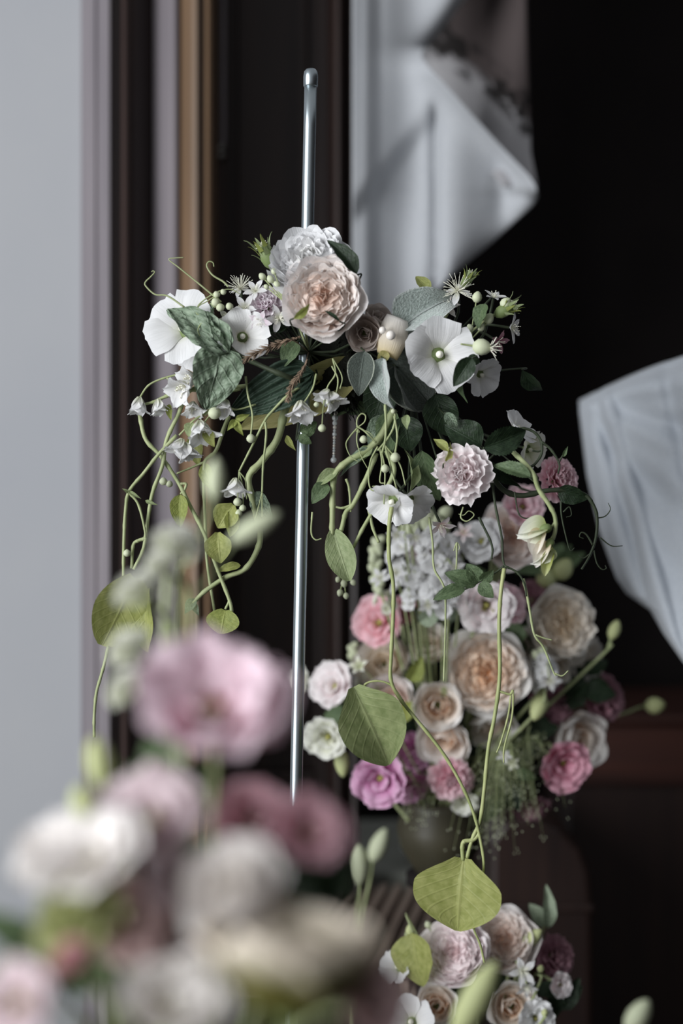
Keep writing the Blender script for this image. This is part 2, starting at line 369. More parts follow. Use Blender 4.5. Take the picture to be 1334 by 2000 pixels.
# ------------------------------------------------------------------ linen drapes
DC = 2.14
def interp(pts, y):
    return float(np.interp(y, [p[0] for p in pts], [p[1] for p in pts]))
def cloth_grid(fn, nu, nv):
    V = []; UV = []
    for j in range(nv):
        for i in range(nu):
            V.append(tuple(fn(i / (nu - 1), j / (nv - 1)))); UV.append((i / (nu - 1), 1 - j / (nv - 1)))
    return V, gridf(nu, nv), UV
def sst(a, b, x):
    t = min(1, max(0, (x - a) / (b - a))); return t * t * (3 - 2 * t)
EDGE = [(-900, 1034), (-200, 1030), (-120, 992), (0, 905), (60, 858), (96, 830), (112, 824), (128, 836), (200, 902), (300, 992), (345, 1036), (366, 1049), (384, 1050), (400, 1040), (470, 962), (540, 876), (600, 830), (680, 790)]
def curtain_front(u, v):
    py = -860 + v * 1540
    xr = interp(EDGE, py); px = 688 + u * (xr - 688)
    h = .012 * math.sin((px - 690) / 26.0 + .0012 * py) * sst(690, 720, px)
    h += .040 * (1 - sst(686, 746, px))
    diag = 390 - (px - 690) * 1.2
    if px < 870:
        h -= .022 * sst(-14, 50, py - diag) * (1 - sst(845, 868, px))
        h -= .020 * sst(170, 230, py) * math.exp(-((px - 851) / 10) ** 2)
    e = xr - px
    if 100 < py < 372: h += .055 * math.exp(-max(0, e) / 34) * sst(100, 150, py)
    if py >= 372: h -= .025 * math.exp(-max(0, e) / 30)
    if py <= 100: h -= .050 * math.exp(-max(0, e) / 22)
    h -= .016 * math.exp(-((px - 985) / 26) ** 2) * sst(220, 330, py) * (1 - sst(400, 470, py))
    return P(px, py, DC - h)
def curtain_back(u, v):
    py = -860 + v * 1225
    xr = interp([(-900, 1030), (0, 1028), (300, 1036), (352, 1047), (372, 1051)], py); xl = max(806, interp([(-900, 806), (112, 806), (372, 985)], py))
    px = xl + u * (xr - xl)
    return P(px, py, DC + .085 + .20 * (1 - u) ** 1.6 * (1 - sst(60, 330, py)) + .012 * math.sin(px / 21.0 + py / 160) - .085 * sst(250, 372, py))
# embroidered reverse: dark leafy sprigs, shade of the roll painted into the linen
m, nt, b = new_mat('shaded_embroidered_linen'); L = nt.links.new
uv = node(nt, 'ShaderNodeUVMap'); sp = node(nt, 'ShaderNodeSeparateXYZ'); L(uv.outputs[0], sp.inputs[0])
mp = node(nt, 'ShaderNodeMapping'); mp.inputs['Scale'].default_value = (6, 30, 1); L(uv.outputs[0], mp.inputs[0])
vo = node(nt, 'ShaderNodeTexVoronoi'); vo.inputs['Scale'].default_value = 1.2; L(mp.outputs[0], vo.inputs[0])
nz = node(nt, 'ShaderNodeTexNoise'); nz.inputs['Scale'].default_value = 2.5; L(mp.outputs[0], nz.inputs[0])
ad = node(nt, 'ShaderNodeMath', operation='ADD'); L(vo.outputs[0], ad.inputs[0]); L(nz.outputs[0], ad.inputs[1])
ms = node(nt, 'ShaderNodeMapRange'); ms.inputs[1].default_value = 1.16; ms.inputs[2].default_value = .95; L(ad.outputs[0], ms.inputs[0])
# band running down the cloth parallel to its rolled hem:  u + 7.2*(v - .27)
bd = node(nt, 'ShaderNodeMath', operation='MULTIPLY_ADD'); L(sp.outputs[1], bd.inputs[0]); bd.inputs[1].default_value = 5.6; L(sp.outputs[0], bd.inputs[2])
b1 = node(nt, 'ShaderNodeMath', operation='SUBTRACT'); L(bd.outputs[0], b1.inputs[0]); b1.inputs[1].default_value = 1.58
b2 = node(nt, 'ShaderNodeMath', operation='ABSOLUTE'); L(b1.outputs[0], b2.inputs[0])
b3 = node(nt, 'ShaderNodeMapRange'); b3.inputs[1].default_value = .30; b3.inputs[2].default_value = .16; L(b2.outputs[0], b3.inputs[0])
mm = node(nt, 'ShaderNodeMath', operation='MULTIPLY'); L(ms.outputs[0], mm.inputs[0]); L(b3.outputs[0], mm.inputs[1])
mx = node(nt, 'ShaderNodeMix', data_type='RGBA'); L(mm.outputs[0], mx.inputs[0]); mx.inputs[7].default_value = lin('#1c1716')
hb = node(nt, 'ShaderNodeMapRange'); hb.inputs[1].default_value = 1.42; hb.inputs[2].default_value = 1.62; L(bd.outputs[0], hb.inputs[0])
hm_ = node(nt, 'ShaderNodeMix', data_type='RGBA'); L(hb.outputs[0], hm_.inputs[0]); hm_.inputs[6].default_value = lin('#a8a6a8'); hm_.inputs[7].default_value = lin('#4a4140'); L(hm_.outputs[2], mx.inputs[6])  # painted shade: dark ground beyond the pale hem
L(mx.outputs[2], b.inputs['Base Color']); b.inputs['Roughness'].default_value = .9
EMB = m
cur = root('window_curtain', P(860, -860, DC), 'white linen curtain hanging in folds with a rolled embroidered edge above the flowers', 'curtain')
o = mesh_obj('curtain_cloth', G().add(*cloth_grid(curtain_front, 90, 150)).mesh('curtain_cloth', LINEN), cur)
s = o.modifiers.new('thickness', 'SOLIDIFY'); s.thickness = .002
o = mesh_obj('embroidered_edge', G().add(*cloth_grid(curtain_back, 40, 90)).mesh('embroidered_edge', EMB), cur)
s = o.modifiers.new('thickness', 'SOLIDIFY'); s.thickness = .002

DR = 1.98
LEFT = [(0, (1133, 783)), (.04, (1133, 800)), (.25, (1149, 930)), (.42, (1174, 1040)), (.56, (1206, 1128)), (.62, (1226, 1158)), (.72, (1272, 1190)), (.80, (1298, 1236)), (.9, (1334, 1288)), (1, (1380, 1345))]
def swag(u, v):
    if v < .0: v = 0
    ks = [k for k, _ in LEFT]
    lx = float(np.interp(v, ks, [p[0] for _, p in LEFT])); ly = float(np.interp(v, ks, [p[1] for _, p in LEFT]))
    rx = 1540; ry = 640 + v * 860
    px = lx + (rx - lx) * u; py = ly + (ry - ly) * u - 26 * math.sin(math.pi * min(1, u * 1.25)) * (1 - v) ** 3 * .6
    a = math.atan2(py - 760, px - 1110)
    q = math.hypot(px - 1110, py - 760)
    h = .0009 * (px - 1134) + .009 * math.sin(a * 11 + 1.3) * sst(20, 160, q) + .005 * math.sin(a * 23 + q / 70) * sst(60, 260, q)
    h += .020 * math.exp(-((px - (1190 + (py - 800) * .28)) / 13) ** 2) - .016 * math.exp(-((px - (1172 + (py - 800) * .25)) / 12) ** 2)
    h -= .022 * math.exp(-((px - (1318 + (py - 800) * .2)) / 20) ** 2)
    h -= .05 * (1 - sst(0, .07, u)) + .06 * (1 - sst(0, .05, v))
    return P(px, py, DR - h)
dr = root('linen_swag', P(1400, 900, DR), 'pale blue-white linen cloth gathered into a swag at the dark room side', 'drape')
o = mesh_obj('swag_cloth', G().add(*cloth_grid(swag, 70, 90)).mesh('swag_cloth', LINEN_COOL), dr)
s = o.modifiers.new('thickness', 'SOLIDIFY'); s.thickness = .002
def swag_tail(u, v):
    px = 1450 + 110 * u + 40 * math.sin(u * 3); py = 700 - v * 1560 
    return P(px + 60 * (1 - v) * u, py, DC - .02 * math.sin(u * 14) - (DC - DR) * (1 - v))
o = mesh_obj('swag_tail', G().add(*cloth_grid(swag_tail, 30, 30)).mesh('swag_tail', LINEN_COOL), dr)
rr = root('curtain_rod', P(600, -870, DC), 'dark wooden curtain rod above the linen curtain', 'curtain rod')
mesh_obj('pole', G().add(*tube([P(640, -865, DC), P(1640, -865, DC)], .014, n=8, k=12)).mesh('pole', WOOD_D), rr)
for a in (650, 1630): mesh_obj('finial', G().add(*ball(14, 9)).mesh('finial', WOOD_D), rr, Matrix.Translation(P(a, -865, DC)) @ Matrix.Scale(.026, 4))

# ------------------------------------------------------------------ the steel rod
RT, RB = P(607, 148, 1.5), P(578, 1560, 1.5)
dirv = (RB - RT).normalized(); RF = RT + dirv * (RT.z / -dirv.z)
def rod_at(py): 
    t = (P(0, py, 1.5).z - RT.z) / dirv.z; return RT + dirv * t
rod = root('display_rod', RF, 'slim galvanised steel display rod carrying the flower garland', 'metal stand')
mesh_obj('tube', G().add(*tube([RT, RF], .0066, n=30, k=20)).mesh('tube', STEEL), rod)
mesh_obj('end_cap', G().add(*lathe([(.0066, -.012), (.0076, -.011), (.0078, -.001), (.0072, .004), (.0050, .0068), (.0006, .0074)], 20)).mesh('end_cap', STEEL), rod, frame(-dirv, RT))
mesh_obj('base_plate', G().add(*lathe([(.001, 0), (.14, 0), (.14, .008), (.012, .012), (.010, .03), (.001, .03)], 32)).mesh('base_plate', STEEL), rod, Matrix.Translation(RF))

# ------------------------------------------------------------------ petals
def prof_rose(v): return .20 + .80 * sst(0, .62, v) - .10 * sst(.8, 1, v)
def prof_claw(v): return .12 + .88 * sst(.15, .85, v)
def prof_oval(v): return max(.10, math.sin(math.pi * (.06 + .86 * v)) ** .8)
def prof_broad(v): return .16 + .84 * sst(0, .7, v)
def petal_arr(nu, nv, L, W, a0, a1, cup=.3, prof=prof_rose, ruf=.03, rf=2.5, seed=0, tip=.22, serr=0.0, curl=0.0, p=1.0):
    r = np.random.default_rng(seed); ph = r.uniform(0, 6.28, 6); V = []; UV = []
    c = np.zeros(2); dv = L / (nv - 1); a0, a1, curl = D(a0), D(a1), D(curl)
    for j in range(nv):
        v = j / (nv - 1); vm = max(0, v - .5 / (nv - 1))
        A = a0 + (a1 - a0) * v ** p - curl * max(0, (v - .68) / .32) ** 2
        Am = a0 + (a1 - a0) * vm ** p - curl * max(0, (vm - .68) / .32) ** 2
        if j: c = c + dv * np.array([math.cos(Am), math.sin(Am)])
        wv = W / 2 * prof(v)
        for i in range(nu):
            uu = -1 + 2 * i / (nu - 1); x = uu * wv
            off = cup * x * x + ruf * v ** 1.5 * (math.sin(rf * math.pi * uu + ph[0]) + .6 * math.sin(2.1 * rf * math.pi * uu + ph[1] + 3 * v)) * (.4 + .6 * abs(uu))
            off += ruf * .4 * math.sin(7 * v + ph[2] + 3 * uu)
            s = -tip * L * abs(uu) ** 2.2 * v ** 3
            if serr: s += serr * L * v ** 6 * (math.sin(uu * 17 + ph[3]) * .6 + math.sin(uu * 31 + ph[4]) * .4)
            s += .035 * L * v ** 4 * math.sin(uu * 4 + ph[5])
            V.append((x, c[0] + s * math.cos(A) - off * math.sin(A), c[1] + s * math.sin(A) + off * math.cos(A)))
            UV.append((uu * .5 + .5, v))
    return np.array(V), gridf(nu, nv), np.array(UV)
PK = {  # kind: (nu, nv, L, W, a0, a1, cup, prof, ruffle, rfreq, tip, serr, curl, p)
    'guard':  (9, 9, 1.25, 1.35, 2, 62, .35, prof_rose, .035, 1.6, .24, 0, 55, 1.0),
    'cup':    (9, 9, 1.36, 1.36, 4, 84, .45, prof_rose, .025, 1.5, .26, 0, 18, 1.0),
    'inner':  (9, 8, 1.20, 1.05, 28, 92, .65, prof_rose, .03, 1.8, .26, 0, 10, 1.0),
    'eust':   (15, 11, 1.32, 1.34, 66, 12, .30, prof_broad, .085, 2.3, .22, .030, 10, 1.3),
    'eust_in':(15, 11, 1.20, 1.14, 82, 46, .45, prof_broad, .080, 2.3, .24, .030, 20, 1.2),
    'ruff':   (11, 8, 1.05, .95, 8, 22, .25, prof_claw, .085, 2.6, .20, .05, -20, 1.0),
    'mallow': (11, 9, 1.15, 1.12, 52, 2, .22, prof_broad, .04, 1.7, .16, .02, 6, 1.2),
    'bell':   (7, 8, 1.05, .74, 74, 44, .9, prof_oval, .035, 1.6, .14, 0, 45, 1.0),
    'star':   (5, 6, 1.00, .46, 28, 4, .5, prof_oval, .03, 1.2, .12, 0, 8, 1.0),
    'sepal':  (5, 6, 1.00, .40, 40, 5, .6, lambda v: max(.03, 1 - v) ** .7, .02, 1.2, 0, 0, 20, 1.0),
}
_cache = {}
def pmesh(kind, mat, var):
    k = (kind, mat, var)
    if k not in _cache:
        nu, nv, L, W, a0, a1, cup, pf, rf_, rq, tip, serr, curl, pw = PK[kind]
        _cache[k] = G().add(*petal_arr(nu, nv, L, W, a0, a1, cup, pf, rf_, rq, sum(map(ord, kind)) + var * 13, tip, serr, curl, pw)).mesh('petal', mat)
    return _cache[k]
def rosette(mat, var):
    k = ('rosette', mat, var)
    if k not in _cache:
        r = np.random.default_rng(50 + var); g = G()
        nsub = 4 if var % 2 == 0 else 5
        for q in range(nsub):
            a = 2 * math.pi * q / nsub + r.uniform(-.2, .2); cx, cy = .34 * math.cos(a), .34 * math.sin(a)
            for ring in range(5):
                rr_ = .035 + .075 * ring; n = 3 + 2 * ring; ph = r.uniform(0, 6)
                for i in range(n):
                    b = ph + 2 * math.pi * i / n + r.uniform(-.15, .15)
                    x, y = cx + rr_ * math.cos(b), cy + rr_ * math.sin(b); rad = math.hypot(x, y)
                    if rad > .78: continue
                    L = (.78 + .09 * r.uniform(-1, 1)) * (1.0 - .08 * (rad < .25)); lean = 12 + 44 * rad + r.uniform(-7, 7)
                    W = .20 + .55 * rr_ + .06
                    v_, f_, uv_ = petal_arr(5, 6, L, W, 0, 0, .9 / max(.12, rr_) * .25, prof_rose, .028, 1.6, int(r.integers(1e6)), .18, .02, -14 - 20 * (1 - rad))
                    uv_ = uv_ * np.array([1, .40 + .60 * min(1, rad / .50)])
                    M = Matrix.Translation((x * .72, y * .72, .06)) @ Matrix.Rotation(b - math.pi / 2 + r.uniform(-.3, .3), 4, 'Z') @ Matrix.Rotation(D(90 - lean), 4, 'X')
                    g.add(v_, f_, uv_, M)
        v_, f_, uv_ = lathe([(.60, .10), (.70, .32), (.64, .52), (.46, .63), (.22, .64), (.001, .62)], 20)
        rr2 = np.hypot(v_[:, 0], v_[:, 1]); uv_ = np.stack([uv_[:, 0], .15 + .55 * np.clip(rr2 / .6, 0, 1)], 1)
        g.add(v_, f_, uv_)
        _cache[k] = g.mesh('rosette', mat)
    return _cache[k]
def stamens(mat, n, L, spread, var, r=.012, tipr=.03):
    k = ('stamens', mat, n, L, spread, var)
    if k not in _cache:
        q = np.random.default_rng(var + 5); g = G()
        for i in range(n):
            t = D(spread) * math.sqrt(q.uniform(.02, 1)); a = q.uniform(0, 6.28); l = L * q.uniform(.75, 1.1)
            e = Vector((math.sin(t) * math.cos(a), math.sin(t) * math.sin(a), math.cos(t))) * l
            m_ = e * .5 + Vector((q.uniform(-1, 1), q.uniform(-1, 1), .6)) * .06 * L
            g.add(*tube([(0, 0, 0), m_, e], r, r * .8, n=5, k=4))
            if tipr: g.add(*ball(5, 4), M=Matrix.Translation(e) @ Matrix.Scale(tipr, 4))
        _cache[k] = g.mesh('stamens', mat)
    return _cache[k]
def lobe_mesh(name, mat, prof, k=10):
    key = (name, mat)
    if key not in _cache: _cache[key] = G().add(*lathe(prof, k)).mesh(name, mat)
    return _cache[key]
CALYX_P = [(.001, -.16), (.07, -.15), (.13, -.08), (.2, 0), (.24, .10), (.20, .16), (.001, .17)]

ANCH = {}
def put(parent, name, me, base, loc=(0, 0, 0), az=0.0, el=0.0, s=1.0, roll=0.0, sc=None):
    M = base @ Matrix.Translation(loc) @ Matrix.Rotation(az, 4, 'Z') @ Matrix.Rotation(el, 4, 'X') @ Matrix.Rotation(roll, 4, 'Y')
    M = M @ (Matrix.Scale(s, 4) if sc is None else Matrix.Diagonal((*sc, 1)))
    return mesh_obj(name, me, parent, M)
def ring(parent, kind, mat, base, n, el, s, r0=.08, z=0.0, az0=0.0, jit=.1, rnd=random):
    for i in range(n):
        a = az0 + 2 * math.pi * i / n + rnd.uniform(-jit, jit)
        put(parent, 'petal', pmesh(kind, mat, rnd.randrange(3)), base, (r0 * math.sin(-a), r0 * math.cos(a), z), a, D(el + rnd.uniform(-5, 5)), s * rnd.uniform(.94, 1.06), rnd.uniform(-.08, .08))

def bloom_parts(o, kind, colr, base, rnd):
    m = PM[colr]; hm = PM[HEART.get(colr, colr)]
    az = rnd.uniform(0, 6.28)
    if kind == 'garden_rose':
        ring(o, 'guard', m, base, 5, 0, 1.0, az0=az, rnd=rnd); ring(o, 'cup', m, base, 6, 0, .98, az0=az + .5, rnd=rnd)
        ring(o, 'cup', m, base, 6, 3, .90, az0=az + 1.1, rnd=rnd); ring(o, 'inner', hm, base, 5, 0, .82, az0=az + .2, rnd=rnd)
        put(o, 'rosette', rosette(hm, rnd.randrange(4)), base, (0, 0, .10), az, 0, 1.04)
    elif kind == 'cup_rose':                 # half-open, deep cup
        ring(o, 'guard', m, base, 4, 18, .95, az0=az, rnd=rnd); ring(o, 'cup', m, base, 5, 8, 1.0, az0=az + .5, rnd=rnd)
        ring(o, 'cup', m, base, 5, 14, .88, az0=az + 1.2, rnd=rnd); ring(o, 'inner', hm, base, 5, 14, .78, az0=az, rnd=rnd)
        ring(o, 'inner', hm, base, 4, 22, .62, az0=az + .6, rnd=rnd); ring(o, 'inner', hm, base, 3, 28, .48, az0=az + .3, rnd=rnd)
    elif kind == 'lisianthus':
        ring(o, 'eust', m, base, 5, 0, 1.0, .05, 0, az, rnd=rnd); ring(o, 'eust', m, base, 4, 12, .90, .05, .03, az + .6, rnd=rnd)
        ring(o, 'eust_in', m, base, 4, 4, .78, .05, .05, az + .2, rnd=rnd)
        put(o, 'pistil', lobe_mesh('pistil', PISTIL, [(.001, 0), (.13, .05), (.15, .3), (.08, .45), (.09, .58), (.14, .64), (.10, .7), (.001, .72)]), base, (0, 0, .05), s=.8)
        put(o, 'stamens', stamens(PISTIL, 7, .62, 34, 2, .014, .05), base, (0, 0, .1))
    elif kind == 'ruffled':
        for j, (n, el, s) in enumerate(((7, 2, 1.0), (7, 20, .95), (7, 38, .86), (6, 54, .76), (5, 68, .66), (3, 80, .58))):
            ring(o, 'ruff', m, base, n, el, s, .05, .06 * j, az + j * .45, .2, rnd)
    elif kind == 'mallow':
        ring(o, 'mallow', m, base, 5, 0, 1.0, .07, 0, az, .15, rnd)
        put(o, 'stamen_column', lobe_mesh('stamen_column', STAMEN, [(.001, 0), (.05, 0), (.05, .2), (.10, .26), (.11, .36), (.06, .44), (.001, .46)]), base, s=1.0)
    elif kind == 'bell':
        ring(o, 'bell', m, base, 4, 0, 1.0, .05, 0, az, .12, rnd)
        put(o, 'stamens', stamens(STAMEN, 12, .6, 26, 3, .02, .035), base)
    elif kind == 'star':
        ring(o, 'star', m, base, 5, 0, 1.0, .04, 0, az, .15, rnd)
        put(o, 'stamens', stamens(STAMEN, 14, .55, 50, 4, .016, .035), base)
    elif kind == 'spray':                    # clematis: mostly a burst of filaments
        ring(o, 'star', m, base, 4, -35, .8, .04, 0, az, .15, rnd)
        put(o, 'stamens', stamens(STAMEN, 46, 1.0, 84, 6, .015, .026), base)
HGT = dict(garden_rose=.5, cup_rose=.6, lisianthus=.55, ruffled=.40, mallow=.45, bell=.5, star=.15, spray=.3)
CATN = dict(garden_rose=('garden_rose', 'rose'), cup_rose=('cup_rose', 'rose'), lisianthus=('lisianthus_bloom', 'flower'), ruffled=('ruffled_bloom', 'flower'),
            mallow=('mallow_bloom', 'flower'), bell=('bell_flower', 'flower'), star=('star_flower', 'flower'), spray=('clematis_bloom', 'flower'))
def bloom(kind, colr, px, py, d, size, face, label, group, anchor=None, stemr=.0022, stemm=None, seed=None):
    rnd = random.Random(int(px * 7 + py * 3) if seed is None else seed)
    R = S(size, d) / 2
    R *= dict(garden_rose=1.02, cup_rose=1.1, lisianthus=.93, ruffled=.95, mallow=.92, bell=.95).get(kind, 1.0)
    ax = Vector((face[0], -face[2], face[1])).normalized()
    c = P(px, py, d) - ax * HGT[kind] * R
    base = frame(ax, c, rnd.uniform(0, 6.28), R)
    nm, cat = CATN[kind]
    o = root(nm, c, label, cat, group, world=frame(ax, c))
    bloom_parts(o, kind, colr, base, rnd)
    if kind in ('garden_rose', 'cup_rose', 'lisianthus', 'ruffled', 'mallow'):
        put(o, 'calyx', lobe_mesh('calyx', CALYX, CALYX_P), base)
    if anchor is not None:
        a = Vector(anchor); q = c - ax * min(.05, (a - c).length * .35)
        L_ = max(8, int((a - c).length / .02))
        mesh_obj('stem', G().add(*tube([c - ax * R * .1, q, (q + a) / 2 + Vector((0, 0, -.01)), a], stemr, n=L_, k=6)).mesh('stem', stemm or STEM), o)
    return o

# ------------------------------------------------------------------ leaves
def leaf_arr(prof, nu=11, nv=14, fold=.25, bend=.5, ruf=.02, rf=3, crinkle=0.0, serr=0.0, lobe=0.0, seed=0, twist=0.0, ribs=0.0):
    r = np.random.default_rng(seed); ph = r.uniform(0, 6.28, 5); V = []; UV = []
    for j in range(nv):
        v = j / (nv - 1); A = bend * (v - .35)
        cy = math.sin(bend * v) / bend if abs(bend) > 1e-3 else v
        cz = -(1 - math.cos(bend * v)) / bend if abs(bend) > 1e-3 else 0
        wv = .5 * prof(v)
        for i in range(nu):
            uu = -1 + 2 * i / (nu - 1); x = uu * wv
            z = fold * abs(x) + ruf * abs(uu) * math.sin(rf * 2 * math.pi * v + ph[0] + (1.5 if uu > 0 else 0))
            if crinkle: z += crinkle * math.sin(19 * v + 5 * uu + ph[1]) * math.sin(11 * uu + 6 * v + ph[2])
            if ribs: z += ribs * math.cos(uu * 6.5 * math.pi) * (1 - v) ** .3
            y = cy - lobe * abs(uu) ** 1.5 * (1 - v) ** 5
            if serr and i in (0, nu - 1): x *= 1 + serr * (j % 2)
            t = twist * v; V.append((x * math.cos(t) + z * math.sin(t), y, cz + z * math.cos(t) - x * math.sin(t))); UV.append((uu * .5 + .5, v))
    return np.array(V), gridf(nu, nv), np.array(UV)
def ov(a, b): return lambda v: max(.02, (math.sin(math.pi * v ** a)) ** b)
LK = {
    'ovate':  dict(prof=ov(.75, .8), fold=.3, bend=.6, ruf=.02),
    'heart':  dict(prof=lambda v: max(.03, (.06 + .94 * sst(-.12, .40, v)) * (1 - max(0, (v - .45) / .57) ** 2.3)), fold=.42, bend=.6, ruf=.04, rf=1.3, lobe=0.0, nv=20),
    'round':  dict(prof=lambda v: max(.02, math.sin(math.pi * (.03 + .95 * v)) ** .62), fold=.25, bend=.5, ruf=.04, rf=1.2, lobe=.03),
    'lance':  dict(prof=ov(.8, 1.2), fold=.35, bend=.9, ruf=.02),
    'lamb':   dict(prof=ov(.7, .7), fold=.5, bend=.9, ruf=.05, rf=1.4, crinkle=.012, twist=.5, nu=13, nv=18),
    'pea':    dict(prof=ov(.62, .62), fold=.28, bend=.7, ruf=.03, rf=1.5, crinkle=.055, nu=21, nv=18),
    'ribbed': dict(prof=ov(.62, .7), fold=.2, bend=.4, ruf=.02, ribs=.02, nu=41, nv=16),
    'serrate':dict(prof=ov(.8, .8), fold=.3, bend=.5, ruf=.01, serr=.10, nv=31),
}
def lmesh(kind, mat, var):
    k = ('leaf', kind, mat, var)
    if k not in _cache: _cache[k] = G().add(*leaf_arr(seed=var * 31 + 3, **LK[kind])).mesh('leaf', mat)
    return _cache[k]
def leaf(parent, kind, matk, a, b, wid, roll=0.0, name='leaf', var=0, label=None):
    """a, b: world points of base and tip, wid: full width in metres, roll: turned about its midrib (deg) away from the viewer"""
    y = (b - a); Ln = y.length; y = y / Ln
    n = (CAM - a).normalized(); n = (n - y * n.dot(y)).normalized(); n = Quaternion(y, D(roll)) @ n
    x = y.cross(n)
    M = Matrix(((x.x * wid, y.x * Ln, n.x * Ln, a.x), (x.y * wid, y.y * Ln, n.y * Ln, a.y), (x.z * wid, y.z * Ln, n.z * Ln, a.z), (0, 0, 0, 1)))
    o = mesh_obj(name, lmesh(kind, LM[matk], var), parent, M)
    if label: o['label'] = label
    return o
BUDP = [(.001, -1.0), (.35, -.92), (.72, -.5), (.80, 0), (.62, .5), (.32, .85), (.001, 1.0)]
def bud(parent, p, size, axis=(0, 0, -1), mat=BUD, long=1.0, name='bud', sepals=True):
    me = lobe_mesh('bud', mat, BUDP)
    o = mesh_obj(name, me, parent, frame(axis, p) @ Matrix.Diagonal((size / 1.6, size / 1.6, size / 2 * long, 1)))
    return o
def tub(parent, name, pts, r0, r1, mat, d=1.5, k=6, knots=0.0, flat=1.0):
    w_ = [P(q[0], q[1], q[2] if len(q) > 2 else d) for q in pts]
    return mesh_obj(name, G().add(*tube(w_, r0, r1, n=max(8, len(pts) * 6), k=k, knots=knots, flat=flat)).mesh(name, mat), parent)
def vine(name, label, d, stems, leaves=(), buds=(), bells=(), tendrils=(), mat=STEM, cat='vine', group=None, smat=None):
    q = stems[0][0][0]
    o = root(name, P(q[0], q[1], d), label, cat, group)
    for pts, r0, r1 in stems: tub(o, 'stem', pts, S(r0, d), S(r1, d), smat or mat, d, knots=.25)
    for k, mk, x0, y0, x1, y1, wd, roll, *dd in leaves:
        d0 = dd[0] if dd else d - .008
        leaf(o, k, mk, P(x0, y0, d), P(x1, y1, d0), S(wd, d), roll, var=int(x0 + y1) % 3)
    for x, y, s, *ax in buds: bud(o, P(x, y, d - .004), S(s, d), ax[0] if ax else (0, 0, 1))
    for x, y, s, fx, fz, ft in bells:
        rnd = random.Random(int(x * 3 + y)); R = S(s, d) * .82; a = Vector((fx, -ft, fz)).normalized(); c = P(x, y, d - .006) - a * .5 * R
        b_ = mesh_obj('bell_flower', stamens(STAMEN, 12, .6, 26, 3, .02, .035), o, frame(a, c, 0, R))
        for i in range(5):
            put(b_, 'petal', pmesh('bell', PM['white'], rnd.randrange(3)), frame(a, c, 0, R), (0, 0, 0), i * 1.2566 + rnd.uniform(-.2, .2), D(rnd.uniform(-14, 4)), rnd.uniform(.9, 1.05))
    for pts, r0 in tendrils: tub(o, 'tendril', pts, S(r0, d), S(r0 * .45, d), mat, d, k=5)
    return o

# ================================================================== the garland on the rod
GG = 'blooms of the garland on the rod'
A0 = rod_at(690) + Vector((0.004, -.012, 0))        # where the stems are bound to the rod
A1 = P(806, 740, 1.56)                              # where the hanging half is bound
# dark moss pad the stems are pushed into
mo = root('moss_pad', P(640, 705, 1.525), 'dark moss pad tied to the rod beneath the large rose', 'moss pad')
r = np.random.default_rng(3); v_, f_, uv_ = ball(28, 18)
n_ = v_ / np.linalg.norm(v_, axis=1)[:, None]
v_ = n_ * (1 + .16 * np.sin(n_[:, :1] * 9 + 1) * np.sin(n_[:, 2:] * 7) + .10 * np.sin(n_[:, 1:2] * 17 + n_[:, :1] * 13))
mm_ = Matrix.Translation(P(640, 705, 1.528)) @ Matrix.Rotation(D(-35), 4, 'Y') @ Matrix.Diagonal((.036, .024, .056, 1))
mesh_obj('pad', G().add(v_, f_, uv_).mesh('pad', MOSS), mo, mm_)
g = G(); L3 = np.array(mm_)
for i in range(420):
    q = r.normal(size=3); q /= np.linalg.norm(q); p0 = mm_ @ Vector(q * .95); p1 = mm_ @ Vector(q * r.uniform(1.08, 1.32) + r.normal(size=3) * .1)
    g.add(*tube([p0, p1], .0011, .0003, n=3, k=3))
tag(mesh_obj('moss_fibres', g.mesh('moss_fibres', MOSS), mo), kind='stuff')

